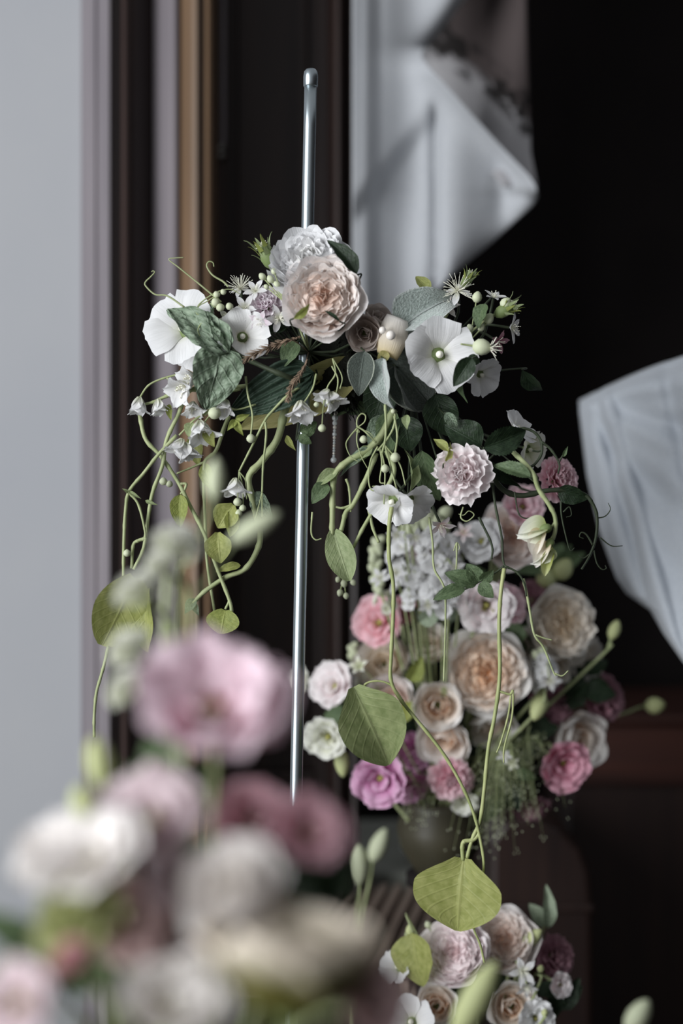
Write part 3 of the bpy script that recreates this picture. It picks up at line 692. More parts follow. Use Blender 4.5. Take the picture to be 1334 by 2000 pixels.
for a in [
 ('garden_rose', 'blush', 632, 582, 1.440, 148, (-.10, .10, 1), 'large blush garden rose with a peach quartered heart, facing out below the bare rod'),
 ('garden_rose', 'white', 603, 514, 1.462, 146, (-.15, .55, .8), 'white full rose tucked behind the large blush garden rose'),
 ('ruffled', 'lilac', 520, 592, 1.475, 84, (-.1, .35, 1), 'small ruffled lilac-white bloom between the spiky bud and the large blush rose'),
 ('star', 'white', 545, 622, 1.468, 62, (.1, -.3, 1), 'small white open blossom tucked under the left side of the large blush rose'),
 ('mallow', 'white', 352, 638, 1.482, 150, (-.4, .2, .9), 'broad white papery mallow bloom behind the upper pea leaf'),
 ('mallow', 'white', 392, 664, 1.50, 140, (-.4, -.4, .8), 'white mallow bloom seen from beneath, half hidden by both pea leaves'),
 ('mallow', 'white_yellow', 474, 656, 1.462, 112, (.10, .05, 1), 'white mallow bloom with a yellow-stained heart beside the brown grass plume'),
 ('spray', 'white', 468, 556, 1.478, 62, (-.15, .75, .6), 'white clematis bloom with a burst of fine filaments beside the curly tendrils'),
 ('star', 'white', 545, 535, 1.468, 40, (-.3, .5, .8), 'tiny white blossom under the spiky bud'),
 ('star', 'white', 560, 478, 1.50, 36, (-.3, .8, .3), 'tiny white blossom peeping over the top of the white full rose'),
 ('star', 'white', 498, 566, 1.470, 52, (-.2, .5, .9), 'small white blossom between the burst of filaments and the lilac-white bloom'),
 ('star', 'white', 478, 600, 1.468, 56, (-.3, .2, 1), 'small white blossom just above the yellow-hearted mallow'),
 ('star', 'white_green', 445, 622, 1.474, 50, (-.4, .3, .9), 'small greenish white blossom beside the round tendril buds'),
 ('star', 'lilac', 508, 628, 1.464, 50, (-.1, -.3, 1), 'small lilac-tinged blossom touching the yellow-hearted mallow'),
 ('cup_rose', 'greige', 712, 652, 1.462, 72, (-.15, -.25, 1), 'small beige rose in the shade next to the two pearls'),
 ('cup_rose', 'greige', 737, 618, 1.490, 56, (.3, .6, .7), 'shaded mauve-beige blossom above the small beige rose'),
]: bloom(*a, group=GG, anchor=A0, stemr=.0015, stemm=STEM_D)
# trumpet mallow, right half, hanging half
for a in [
 ('mallow', 'white', 860, 692, 1.452, 150, (.12, -.08, 1), 'white trumpet-shaped mallow bloom with a cream stamen, among the woolly leaves'),
 ('mallow', 'white', 945, 735, 1.485, 86, (.55, -.45, .7), 'drooping white mallow bloom with torn petals under the small round bud'),
 ('spray', 'white', 895, 562, 1.475, 72, (-.05, .5, .9), 'white clematis bloom with spread filaments above the trumpet-shaped mallow'),
 ('star', 'blush', 872, 596, 1.480, 58, (.2, .2, 1), 'small peach-flushed blossom below the spread clematis bloom'),
 ('star', 'white', 1002, 640, 1.478, 62, (.9, -.1, .5), 'white starry blossom at the outermost tip of the garland'),
 ('star', 'white', 965, 578, 1.482, 48, (.2, .8, .5), 'small white blossom with stubby filaments beside the pale round pods'),
 ('star', 'mauve', 975, 668, 1.488, 54, (.5, -.3, .6), 'shaded mauve blossom behind the small round bud'),
 ('star', 'white', 790, 612, 1.490, 52, (-.5, .6, .6), 'white blossom glowing behind the upright woolly leaf'),
 ('ruffled', 'pale_pink', 902, 924, 1.455, 124, (-.25, .05, 1), 'pale pink ruffled bloom hanging at the middle of the trailing half'),
 ('mallow', 'white', 1016, 832, 1.50, 88, (.5, .5, .35), 'white petalled mallow bloom above the dark serrated leaves'),
 ('mallow', 'white_green', 1040, 880, 1.52, 84, (.5, -.2, .5), 'greenish white bloom shaded behind the dark serrated leaves'),
 ('ruffled', 'pink', 1092, 936, 1.56, 94, (.45, .2, .8), 'dusky pink ruffled bloom next to the hanging linen swag'),
 ('mallow', 'white', 762, 984, 1.462, 104, (-.40, -.55, .65), 'white nodding bloom at the end of the tangled tendrils'),
 ('mallow', 'white', 806, 984, 1.472, 100, (.35, -.60, .65), 'white nodding bloom beside the pale pink ruffled bloom'),
 ('star', 'pale_pink', 862, 1028, 1.50, 58, (.2, -.6, .6), 'pale pink half-closed blossom below the pale pink ruffled bloom'),
]: bloom(*a, group=GG, anchor=A1, stemr=.0015, stemm=STEM_D)

def lone_leaf(label, kind, mk, x0, y0, x1, y1, wd, roll, d0=1.47, d1=None, cat='leaf', anchor=None, name='leaf_sprig', var=0, stem=STEM_D):
    a, b_ = P(x0, y0, d0), P(x1, y1, d0 if d1 is None else d1)
    o = root(name, a, label, cat)
    leaf(o, kind, mk, a, b_, S(wd, d0), roll, name='leaf_blade', var=var)
    an = Vector(anchor) if anchor is not None else A0
    q = a + (a - b_).normalized() * .004 + Vector((0, .022, 0))
    mesh_obj('leaf_stalk', G().add(*tube([a, q, an], S(1.8, d0), n=12, k=6)).mesh('leaf_stalk', stem), o)
    return o
# pea foliage at the near end, on its own stem with tendrils
o = vine('sweet_pea_foliage', 'sweet pea stem with two crinkled grey-green leaves and curling tendrils', 1.455,
     [([(605, 748, 1.49), (560, 735), (505, 712), (462, 690), (437, 662), (412, 628), (398, 612)], 6.0, 2.5)],
     leaves=[('pea', 'pea', 446, 690, 326, 580, 74, 20, 1.445), ('pea', 'pea', 432, 680, 408, 800, 100, -8, 1.440), ('pea', 'pea', 452, 685, 380, 596, 40, -60, 1.46)],
     tendrils=[([(360, 600), (327, 578), (303, 575), (285, 559), (284, 551), (294, 541), (302, 532), (299, 529), (296, 531)], 2.0),
               ([(432, 590), (415, 576), (386, 552), (350, 523), (330, 507), (342, 504), (359, 503)], 2.0),
               ([(446, 560), (436, 550), (415, 537), (404, 520), (408, 511), (416, 513), (418, 521)], 2.2),
               ([(398, 612), (386, 600), (400, 585), (425, 570), (450, 565), (470, 575)], 1.8),
               ([(404, 620), (388, 640), (390, 655), (412, 676), (404, 680), (398, 676)], 1.6),
               ([(398, 615), (384, 612), (388, 598), (402, 590), (420, 580), (430, 590), (420, 600), (410, 592)], 1.6)], mat=STEM, cat='foliage', smat=STEM_D)
for x, y, s in ((421, 590, 18), (430, 600, 17), (448, 598, 15), (436, 570, 12), (423, 575, 14)): bud(o, P(x, y, 1.455), S(s, 1.455), (-.3, -.5, .6))

for a in [
 ('large ribbed dark green leaf below the moss pad', 'ribbed', 'ribbed', 612, 728, 440, 806, 92, 12, 1.475, 1.465),
 ('large pale yellow leaf beneath the moss pad and the ribbed leaf', 'ovate', 'buff', 706, 705, 462, 850, 92, -6, 1.520, 1.500),
 ('dark green leaf curling over the top of the large blush rose', 'ovate', 'dark', 696, 536, 646, 456, 36, 30, 1.428, 1.424),
 ('small bright green leaf on the lower edge of the large blush rose', 'lance', 'yellow', 573, 622, 612, 596, 17, 20, 1.410, 1.406),
 ('olive leaf half lost in the shade between the plumes', 'ovate', 'mid', 580, 668, 548, 712, 40, 25, 1.47, 1.462),
 ('shaded green leaf under the large rose, next to the yellow-hearted mallow', 'ovate', 'dark', 560, 640, 490, 640, 34, 30, 1.478, 1.47),
 ('dark stalk-like leaf sticking out of the large blush rose', 'lance', 'dark', 664, 628, 630, 600, 8, 10, 1.412, 1.41),
 ('small green leaf in front of the rod below the yellow leaf', 'ovate', 'mid', 586, 842, 622, 828, 34, 20, 1.47, 1.468),
 ('smaller green leaf hanging against the rod', 'ovate', 'mid', 584, 850, 608, 868, 20, 10, 1.47, 1.468),
 ('green leaf behind the beaded strand', 'ovate', 'mid', 690, 770, 640, 812, 44, 20, 1.53, 1.53),
]: lone_leaf(*a)
for a in [
 ('upright grey-green woolly leaf pointing up beside the curtain', 'lamb', 'lamb', 782, 644, 888, 546, 84, -30, 1.468, 1.458),
 ('folded grey woolly leaf lying under the upright woolly leaf', 'lamb', 'lamb', 782, 654, 880, 636, 58, -50, 1.50, 1.50),
 ('pale silvery woolly leaf hanging straight down near the pearls', 'lamb', 'lamb', 748, 700, 750, 810, 60, 28, 1.446, 1.442),
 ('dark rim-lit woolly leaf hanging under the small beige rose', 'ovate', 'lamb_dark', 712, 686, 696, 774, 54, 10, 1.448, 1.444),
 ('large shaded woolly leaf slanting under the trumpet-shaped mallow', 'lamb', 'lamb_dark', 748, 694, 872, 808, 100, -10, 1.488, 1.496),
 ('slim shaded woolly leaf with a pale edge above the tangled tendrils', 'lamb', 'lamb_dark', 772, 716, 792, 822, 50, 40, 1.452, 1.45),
 ('yellow-green leaf standing up against the curtain', 'ovate', 'lime', 838, 570, 812, 532, 26, 20, 1.475, 1.48),
 ('rounded dark green leaf lying on the trumpet-shaped mallow', 'ovate', 'dark', 922, 700, 886, 754, 38, 0, 1.425, 1.42),
 ('small dark leaf under the small round bud', 'ovate', 'dark', 912, 700, 940, 708, 24, 0, 1.44, 1.44),
 ('long green leaf edge trailing behind the trumpet-shaped mallow', 'lance', 'mid', 906, 720, 890, 790, 22, 50, 1.46, 1.46),
 ('small folded green leaf among the pale round pods', 'ovate', 'mid', 948, 594, 926, 636, 34, 40, 1.462, 1.455),
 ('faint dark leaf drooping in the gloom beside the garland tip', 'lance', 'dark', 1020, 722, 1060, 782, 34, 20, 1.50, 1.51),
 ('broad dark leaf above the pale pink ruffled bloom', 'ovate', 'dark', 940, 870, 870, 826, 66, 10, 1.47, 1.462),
 ('dark serrated rose leaf pointing away from the pale pink ruffled bloom', 'serrate', 'dark', 945, 874, 1036, 842, 52, 10, 1.45, 1.452),
 ('grey-green serrated leaf with fine veins, folded along its midrib', 'serrate', 'mid', 1036, 932, 962, 900, 30, 26, 1.440, 1.446),
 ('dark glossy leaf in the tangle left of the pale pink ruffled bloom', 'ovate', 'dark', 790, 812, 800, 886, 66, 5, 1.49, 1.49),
 ('broad shaded leaf hanging behind the white nodding blooms', 'ovate', 'mid', 824, 880, 850, 990, 58, 22, 1.50, 1.505),
 ('grey-green leaf filling the dark gap under the trumpet-shaped mallow', 'ovate', 'dark', 850, 770, 880, 860, 70, 10, 1.49, 1.49),
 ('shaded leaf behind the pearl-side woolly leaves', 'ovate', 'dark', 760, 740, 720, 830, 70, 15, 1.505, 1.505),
 ('mid green leaf hanging among the tangled tendrils', 'ovate', 'mid', 770, 800, 745, 900, 52, 25, 1.50, 1.50),
 ('slim pale leaf standing behind the shaded broad leaf', 'lance', 'pale', 800, 960, 818, 866, 24, 40, 1.495, 1.5),
 ('yellow-green leaflet pointing up beside the pale pink ruffled bloom', 'lance', 'lime', 876, 882, 846, 850, 19, 15, 1.455, 1.455),
 ('second yellow-green leaflet touching the pale pink ruffled bloom', 'lance', 'lime', 866, 906, 892, 862, 14, 30, 1.452, 1.452),
 ('oval grey-green pod leaf above the broad dark leaf', 'ovate', 'pea', 870, 806, 894, 838, 22, 0, 1.46, 1.46),
 ('pale green leaf slanting behind the looped tendril', 'ovate', 'pea', 752, 812, 712, 868, 34, 20, 1.51, 1.51),
 ('sunlit green leaf behind the hanging silvery woolly leaf', 'ovate', 'mid', 712, 770, 686, 815, 46, -20, 1.53, 1.53),
]: lone_leaf(*a, anchor=A1)

# cream satin wrap with two pearls
sw = root('satin_wrap', P(768, 655, 1.452), 'cream satin band wrapped around the garland, carrying two pearls', 'ribbon')
def wrap(u, v):
    t = D(-82 + 164 * u); c = P(776 - 20 * v, 622 + 74 * v, 1.462); rad = S(25, 1.46) * (.55 + .45 * math.sin(math.pi * (.12 + .80 * v)))
    return c + Vector((math.sin(t) * rad * 1.05, -math.cos(t) * rad * .75, -.004 * math.sin(t)))
o = mesh_obj('band', G().add(*cloth_grid(wrap, 20, 16)).mesh('band', PM['cream']), sw); s = o.modifiers.new('thickness', 'SOLIDIFY'); s.thickness = .0012
o = leaf(sw, 'ovate', 'buff', P(758, 688, 1.452), P(736, 708, 1.449), S(22), 10, name='band_end'); o.data = lmesh('ovate', LM['buff'], 0)
for (x, y, s_, lb) in ((763, 655, 18, 'larger round white pearl pinned on the cream satin band'), (747, 645, 14, 'smaller round white pearl pinned beside the larger one')):
    p_ = root('pearl', P(x, y, 1.446), lb, 'pearl', 'pearls on the satin band')
    mesh_obj('pearl_bead', lobe_mesh('pearl_bead', PEARL, [(max(1e-3, math.sin(math.pi * i / 12)), -math.cos(math.pi * i / 12)) for i in range(13)], 20), p_, Matrix.Translation(P(x, y, 1.441)) @ Matrix.Scale(S(s_ / 2), 4))
    mesh_obj('pin', G().add(*tube([P(x, y, 1.441), P(x + 2, y + 1, 1.458)], .0006, n=3, k=5)).mesh('pin', STEEL), p_)
# bead strand
bs = root('bead_strand', P(654, 790, 1.53), 'short strand of clear and white beads dangling beside the rod', 'bead strand')
tub(bs, 'thread', [(656, 770), (654, 830), (652, 892)], .0004, .0004, STAMEN, 1.53, 4)
yy = 802
for i, q in enumerate((9, 11, 9, 7, 6, 8, 6, 5, 5, 5, 5, 5, 5, 5, 11)):
    yy += q * .5
    mesh_obj('bead', lobe_mesh('bead', CRYSTAL if i % 3 else PEARL, [(max(1e-3, math.sin(math.pi * j / 8)), -math.cos(math.pi * j / 8)) for j in range(9)], 12), bs, Matrix.Translation(P(655 - (yy - 800) * .035, yy, 1.53)) @ Matrix.Scale(S(q * .55, 1.53), 4)); yy += q * .5

# spiky seed heads
def spiky(label, px, py, d, size, axis, n=16, mat=BUD_Y, anchor=A0):
    R = S(size, d) / 2; ax = Vector((axis[0], -axis[2], axis[1])).normalized(); c = P(px, py, d)
    o = root('spiky_seed_head', c, label, 'seed head', 'spiky seed heads of the garland')
    mesh_obj('seed_pod', lobe_mesh('seed_pod', CALYX, BUDP, 12), o, frame(ax, c) @ Matrix.Diagonal((R * .75, R * .75, R, 1)))
    rnd = random.Random(int(px))
    b_ = frame(ax, c, 0, R)
    for i in range(n):
        a = i * 2.4; z = -.2 + 1.1 * i / n
        put(o, 'spike', pmesh('sepal', LM['pale'] if i % 3 else LM['yellow'], i % 3), b_, (.55 * math.sin(-a), .55 * math.cos(a), z), a, D(rnd.uniform(25, 75)), rnd.uniform(.8, 1.25), 0, None)
    put(o, 'filaments', stamens(STAMEN, 16, .55, 70, 9, .03, .04), b_, (0, 0, .75))
    mesh_obj('stem', G().add(*tube([c - ax * R * .9, c - ax * R * 2, anchor], S(2.5, d), n=10)).mesh('stem', STEM), o)
spiky('spiky green seed head standing up beside the white full rose', 524, 502, 1.470, 54, (-.45, .8, .3))
spiky('spiky seed head at the far tip of the garland, pointing out into the dark', 985, 606, 1.468, 44, (.85, .45, .2), anchor=A1)
spiky('pale spiky tuft rising over the spread clematis bloom', 912, 548, 1.488, 36, (.5, .8, .1), anchor=A1)
spiky('small spiky bud over the top edge of the white full rose', 578, 472, 1.51, 30, (.1, .9, .1))
# pods and buds as little sprays
def bud_spray(label, d, items, stem_from, mat=BUD, group=None, name='bud_spray', r=1.4, long=1.15, stem=STEM):
    o = root(name, P(*stem_from, d), label, 'buds', group)
    for x, y, s_, *ax in items:
        a = Vector((ax[0], -.2, ax[1])).normalized() if ax else (P(x, y, d) - P(*stem_from, d)).normalized()
        bud(o, P(x, y, d), S(s_, d), a, mat, long)
        e = P(x, y, d) - a * S(s_ * .45, d)
        mesh_obj('bud_stalk', G().add(*tube([P(*stem_from, d), (P(*stem_from, d) + e) / 2 - a * S(4, d), e], S(r, d), n=8, k=5)).mesh('bud_stalk', stem), o)
    return o
bud_spray('cluster of tiny round green buds at the edge of the large blush rose', 1.452, [(540, 556, 14), (528, 545, 15), (512, 540, 14), (520, 560, 10), (535, 530, 12)], (556, 590))
bud_spray('pale round pods near the outer spiky seed head', 1.466, [(932, 580, 20, .2, 1), (988, 592, 22, .5, .6), (955, 622, 20, .3, .5), (940, 640, 14, .3, .4), (918, 640, 14, -.3, .5)], (918, 665))
o = bud_spray('small round green bud with curling whiskers beside the trumpet-shaped mallow', 1.445, [(942, 678, 34, .9, -.15)], (900, 672), r=2)
put(o, 'whiskers', stamens(STAMEN, 16, 1.0, 75, 12, .03, .03), frame((.9, -.2, -.1), P(954, 680, 1.445), 0, S(28)))

# brown grass plumes
def plume(label, pts, d, ln, seed, anchor=A0, mat=PLUME, n=170):
    o = root('grass_plume', P(*pts[-1], d), label, 'grass plume', 'brown grass plumes')
    c = spline([P(x, y, d) for x, y in pts], 40); r = np.random.default_rng(seed); g = G()
    for i in range(n):
        t = r.uniform(0, 38); k = int(t); p = c[k] + (c[k+1] - c[k]) * (t - k); dr_ = c[k+1] - c[k]; dr_ /= np.linalg.norm(dr_)
        q = r.normal(size=3); q -= dr_ * q.dot(dr_); q /= np.linalg.norm(q); w_ = math.sin(math.pi * min(.97, .1 + t / 42)) ** .6
        g.add(*tube([p, p + (q * .6 - dr_ * .9) * ln * w_ * r.uniform(.4, 1)], .0007, .0002, n=3, k=3))
    tag(mesh_obj('plume_awns', g.mesh('plume_awns', mat), o), kind='stuff')
    mesh_obj('plume_stem', G().add(*tube([Vector(q) for q in c[::8]] + [anchor], .0007, n=20, k=5)).mesh('plume_stem', mat), o)
plume('brown feathery grass plume under the yellow-hearted mallow', [(478, 702), (510, 686), (550, 670), (592, 656)], 1.452, .011, 4)
plume('brown grass plume drooping beneath the moss pad', [(562, 782), (572, 752), (588, 728), (602, 700)], 1.455, .009, 5)

# ------------------------------------------------------------------ trailing vines, near side
GV = 'vines trailing from the garland'
vine('clematis_vine', 'thick bent vine trailing down the trim with white bells at its top', 1.475,
     [([(560, 745, 1.49), (470, 755), (420, 760), (372, 762), (347, 812), (325, 861), (317, 910), (299, 959), (291, 1000), (284, 1052), (278, 1078), (261, 1112)], 4.6, 3.2),
      ([(284, 1052), (270, 1056), (260, 1066), (257, 1110)], 3.6, 3.0), ([(372, 762), (330, 772), (300, 785), (280, 790)], 4.2, 2.4), ([(366, 728), (325, 737), (291, 752), (272, 778)], 2.2, 1.8)],
     leaves=[('ovate', 'yellow', 330, 790, 331, 818, 14, 20)],
     bells=[(270, 795, 50, -.1, -1, .1), (312, 797, 46, .25, -1, .2)], cat='vine', group=GV)
vine('clematis_vine', 'long slanting vine crossing behind the blurred buds, ending in a yellow-green leaf', 1.48,
     [([(272, 806), (284, 857), (314, 891), (347, 940), (370, 985), (400, 1045), (422, 1105), (449, 1175), (452, 1200)], 4.0, 3.4), ([(347, 940), (352, 945), (363, 945), (361, 955), (353, 965)], 3.2, 2.4), ([(449, 1172), (440, 1190)], 2.5, 2.2)],
     leaves=[('round', 'yellow', 440, 1192, 430, 1236, 66, 10, 1.47), ('ovate', 'yellow', 352, 966, 348, 1030, 36, 12)], group=GV)
vine('clematis_vine', 'outermost vine hanging along the white wall edge with a big twisted leaf', 1.47,
     [([(345, 850), (310, 887), (280, 925), (252, 960), (245, 1000), (242, 1060), (241, 1131), (238, 1150)], 3.4, 3.0), ([(252, 962), (270, 985), (282, 1030), (284, 1050)], 2.6, 2.0), ([(212, 1262), (203, 1300), (196, 1325), (188, 1355), (184, 1400), (184, 1440)], 3.2, 2.8)],
     leaves=[('round', 'lime', 262, 1128, 206, 1268, 112, -14, 1.455), ('round', 'lime', 290, 1150, 270, 1275, 54, 40, 1.46), ('lance', 'pale', 252, 960, 272, 972, 8, 0), ('lance', 'pale', 252, 962, 242, 956, 7, 0), ('lance', 'pale', 284, 978, 304, 985, 8, 0)],
     buds=[(248, 1080, 15)], group=GV)
vine('clematis_vine', 'thin vine hanging nearly straight down over the tan moulding', 1.50,
     [([(460, 790), (441, 827), (422, 880), (400, 902), (398, 950), (400, 1000), (404, 1093), (419, 1195)], 4.0, 2.6), ([(400, 902), (370, 915), (345, 925)], 2.4, 1.6)],
     leaves=[('ovate', 'lime', 378, 850, 384, 908, 34, 10), ('ovate', 'yellow', 400, 905, 412, 960, 30, 25)], buds=[(319, 940, 16), (331, 945, 14)], group=GV)
vine('clematis_vine', 'flat winged green stem bending down to a tiny furled bud', 1.485,
     [([(572, 770), (557, 800), (542, 857), (512, 900), (486, 932), (494, 980), (508, 1040), (502, 1075), (478, 1112), (440, 1128), (400, 1155), (377, 1178)], 8.0, 4.0)],
     leaves=[('ovate', 'pea', 500, 960, 524, 1020, 40, 25), ('ovate', 'lime', 470, 1105, 420, 1112, 18, 20), ('lance', 'pea', 384, 1170, 356, 1196, 22, 20), ('lance', 'pea', 378, 1176, 386, 1202, 14, 10), ('lance', 'lime', 560, 850, 572, 880, 14, 20)], group=GV)
vine('clematis_vine', 'slender stalks with bead-like buds and a bell hanging before the dark door', 1.465,
     [([(605, 745, 1.48), (565, 770), (530, 805), (516, 824), (492, 872), (467, 921)], 3.0, 2.0), ([(518, 824), (520, 850), (514, 910), (512, 962)], 2.4, 1.8), ([(512, 962), (505, 990), (498, 1016)], 1.4, 1.0), ([(512, 962), (512, 990), (512, 1010)], 1.4, 1.0), ([(467, 921), (466, 945), (464, 972)], 1.4, 1.2), ([(467, 921), (474, 950), (475, 988)], 1.4, 1.2), ([(480, 735), (484, 770), (493, 810), (490, 850)], 2.2, 1.6), ([(467, 921), (480, 940), (482, 975)], 1.3, 1.0)],
     leaves=[('lance', 'yellow', 460, 818, 486, 812, 14, 10), ('lance', 'yellow', 458, 820, 472, 850, 16, 10), ('lance', 'yellow', 462, 820, 444, 838, 14, 10), ('heart', 'lime', 456, 986, 424, 1030, 52, 10), ('heart', 'lime', 426, 1040, 428, 1100, 54, 12), ('heart', 'lime', 446, 1000, 456, 1046, 34, -30)],
     buds=[(464, 980, 17), (474, 992, 14), (466, 1002, 15), (490, 856, 18), (419, 806, 26)], bells=[(460, 955, 54, .05, -1, .25)], group=GV)
vine('clematis_vine', 'spray of white bells crowded under the lower crinkled pea leaf', 1.47,
     [([(470, 760), (440, 770), (410, 800), (380, 820), (350, 850)], 2.4, 1.8), ([(440, 770), (400, 765), (350, 760), (326, 738)], 2.2, 1.6), ([(430, 780), (412, 800), (400, 812)], 1.8, 1.4), ([(500, 790), (460, 800), (430, 790), (395, 830)], 2.0, 1.5)],
     bells=[(348, 878, 58, -.35, -1, .3), (366, 884, 52, .3, -1, .3), (392, 844, 66, .15, -.9, .5), (352, 762, 62, -.5, -.5, .7), (366, 740, 54, -.6, -.2, .7), (437, 796, 48, -.2, -.8, .5), (376, 800, 46, 0, -.8, .5)],
     leaves=[('ovate', 'pale', 376, 826, 366, 850, 26, 20), ('ovate', 'lime', 404, 836, 414, 872, 24, 20)], group=GV)
vine('clematis_vine', 'pair of white bells with hanging buds below the yellow leaf', 1.455,
     [([(650, 700), (655, 730), (640, 755), (632, 790), (629, 832)], 1.6, 1.2), ([(648, 715), (660, 740), (656, 770), (648, 785)], 1.6, 1.2), ([(618, 730), (610, 760), (590, 792)], 2.0, 1.4), ([(650, 700), (668, 735), (664, 760)], 1.3, 1.0)],
     bells=[(588, 806, 62, .12, -1, .35), (634, 776, 46, -.35, -.9, .3), (654, 784, 52, .35, -.9, .35)], buds=[(629, 836, 16), (618, 790, 11), (643, 785, 14)], group=GV)

# ------------------------------------------------------------------ trailing vines, far side
vine('pea_shoot', 'thick pale green shoot slanting down to the rod from the tangled tendrils', 1.50,
     [([(770, 800), (745, 850), (715, 880), (680, 900), (655, 925), (650, 960), (649, 1010), (648, 1045)], 7.5, 5.0), ([(735, 885), (715, 935), (690, 985), (676, 1000), (668, 1030), (664, 1042)], 5.0, 4.2), ([(755, 880), (770, 920), (745, 970), (710, 1030), (690, 1070)], 5.0, 3.2), ([(690, 985), (670, 992), (655, 990)], 3.0, 2.0), ([(676, 935), (682, 955), (685, 1000)], 2.6, 2.0), ([(720, 990), (728, 1030), (740, 1060)], 3.4, 2.6)],
     leaves=[('lance', 'pale', 662, 918, 606, 948, 26, 20), ('lance', 'pea', 740, 880, 650, 912, 26, 35), ('round', 'pale', 652, 1038, 680, 1134, 58, 6, 1.485), ('ovate', 'mid', 640, 945, 606, 980, 34, 20), ('lance', 'pale', 728, 872, 690, 902, 24, 20)], group=GV)
vine('tendril_tangle', 'tangle of looping pale tendrils with a knot below the silvery woolly leaf', 1.462,
     [([(752, 790), (754, 830), (752, 862), (746, 885)], 2.6, 2.2), ([(772, 800), (770, 830), (758, 855), (738, 880)], 2.2, 2.0), ([(770, 812), (776, 850), (772, 885)], 2.2, 2.0), ([(752, 870), (764, 915), (776, 960)], 1.8, 1.5), ([(752, 870), (780, 905), (792, 948)], 1.5, 1.2), ([(746, 885), (752, 920), (750, 985)], 1.6, 1.3)],
     tendrils=[([(735, 865), (712, 842), (698, 832), (698, 818), (706, 808), (714, 812), (712, 824), (700, 834), (694, 840), (702, 844), (696, 832)], 2.0), ([(698, 836), (684, 852), (676, 868), (684, 890), (700, 902)], 1.8), ([(699, 838), (697, 862), (706, 892), (718, 915)], 1.7), ([(738, 872), (724, 900), (720, 935), (724, 955), (732, 958), (733, 950), (727, 950)], 2.0), ([(742, 875), (746, 905), (742, 940), (752, 945), (750, 962), (738, 964)], 1.8), ([(708, 840), (722, 845), (736, 862)], 1.2)],
     buds=[(752, 915, 17), (772, 893, 20, (0, 0, 1)), (710, 858, 16), (768, 803, 10)], leaves=[('lance', 'pale', 795, 810, 791, 836, 18, 20)], cat='tendrils')
vine('sweet_pea_spray', 'ribbed stem bending over to cream sweet pea buds near the serrated leaf', 1.445,
     [([(1000, 880, 1.47), (1038, 920), (1052, 955), (1072, 985), (1084, 1010), (1084, 1040), (1074, 1062), (1062, 1085)], 5.2, 3.6), ([(1084, 1020), (1076, 1030), (1066, 1036)], 2.4, 2.0)], cat='flower')
sp_ = bpy.data.objects['sweet_pea_spray']
for (x0, y0, x1, y1, wd, rl, mk) in ((1068, 1030, 1006, 1042, 44, 25, 'white_green'), (1062, 1036, 1034, 1086, 36, 20, 'cream'), (1060, 1034, 1012, 1056, 30, -35, 'white_green'), (1072, 1060, 1040, 1108, 32, 15, 'cream'), (1076, 1066, 1046, 1112, 22, -40, 'white_green'), (1080, 1078, 1058, 1126, 24, 15, 'chartreuse')):
    a_, b_ = P(x0, y0, 1.442), P(x1, y1, 1.436)
    q = leaf(sp_, 'ovate', 'pale', a_, b_, S(wd, 1.44), rl, name='petal'); q.data = (_cache.get(('sp', mk)) or _cache.setdefault(('sp', mk), G().add(*leaf_arr(ov(.8, .6), fold=.75, bend=.9, ruf=.05, rf=1.2, seed=4)).mesh('petal', PM[mk])))
for x, y, s_, a in ((1066, 1032, 20, (-1, -.2, -.1)), (1074, 1062, 18, (-.5, -.2, -.9))): bud(sp_, P(x, y, 1.44), S(s_, 1.44), a, CALYX, 1.3, 'calyx')
vine('dark_creeper', 'dark creeper reaching out in front of the linen swag with curling tendrils', 1.49,
     [([(960, 930), (985, 958), (1020, 968), (1070, 958), (1110, 958), (1142, 966), (1158, 985), (1166, 1010), (1164, 1050), (1152, 1085), (1136, 1112)], 6.0, 2.0)],
     leaves=[('lance', 'dark', 960, 900, 1010, 965, 26, 25), ('ovate', 'dark', 1090, 955, 1150, 980, 40, 20)],
     tendrils=[([(1158, 1065), (1146, 1045), (1136, 1040), (1132, 1048), (1140, 1052)], 2.0), ([(1160, 1075), (1166, 1100), (1176, 1112), (1184, 1110), (1182, 1104)], 2.0), ([(1152, 1082), (1140, 1090), (1130, 1084)], 1.8), ([(1166, 1012), (1182, 1008), (1192, 995), (1188, 982)], 1.5), ([(1172, 1050), (1194, 1066), (1216, 1066)], 1.6), ([(1098, 960), (1096, 1000), (1106, 1050), (1114, 1075), (1122, 1070)], 2.2), ([(1100, 1000), (1112, 990), (1116, 1006), (1106, 1010)], 1.6)], mat=STEM_D, group=GV)
vine('dark_creeper', 'dark looping stem arching above the dusky pink bloom', 1.47,
     [([(985, 858), (1015, 838), (1040, 842), (1056, 860), (1058, 885), (1046, 905), (1036, 912)], 3.2, 2.4), ([(1040, 880), (1050, 882), (1058, 880)], 2.0, 1.5), ([(1056, 862), (1076, 878), (1092, 905), (1090, 925)], 3.0, 1.6), ([(1090, 905), (1102, 885), (1106, 876)], 2, 1.4)],
     leaves=[('lance', 'mid', 1100, 892, 1108, 874, 8, 0)], mat=STEM_D, group=GV)
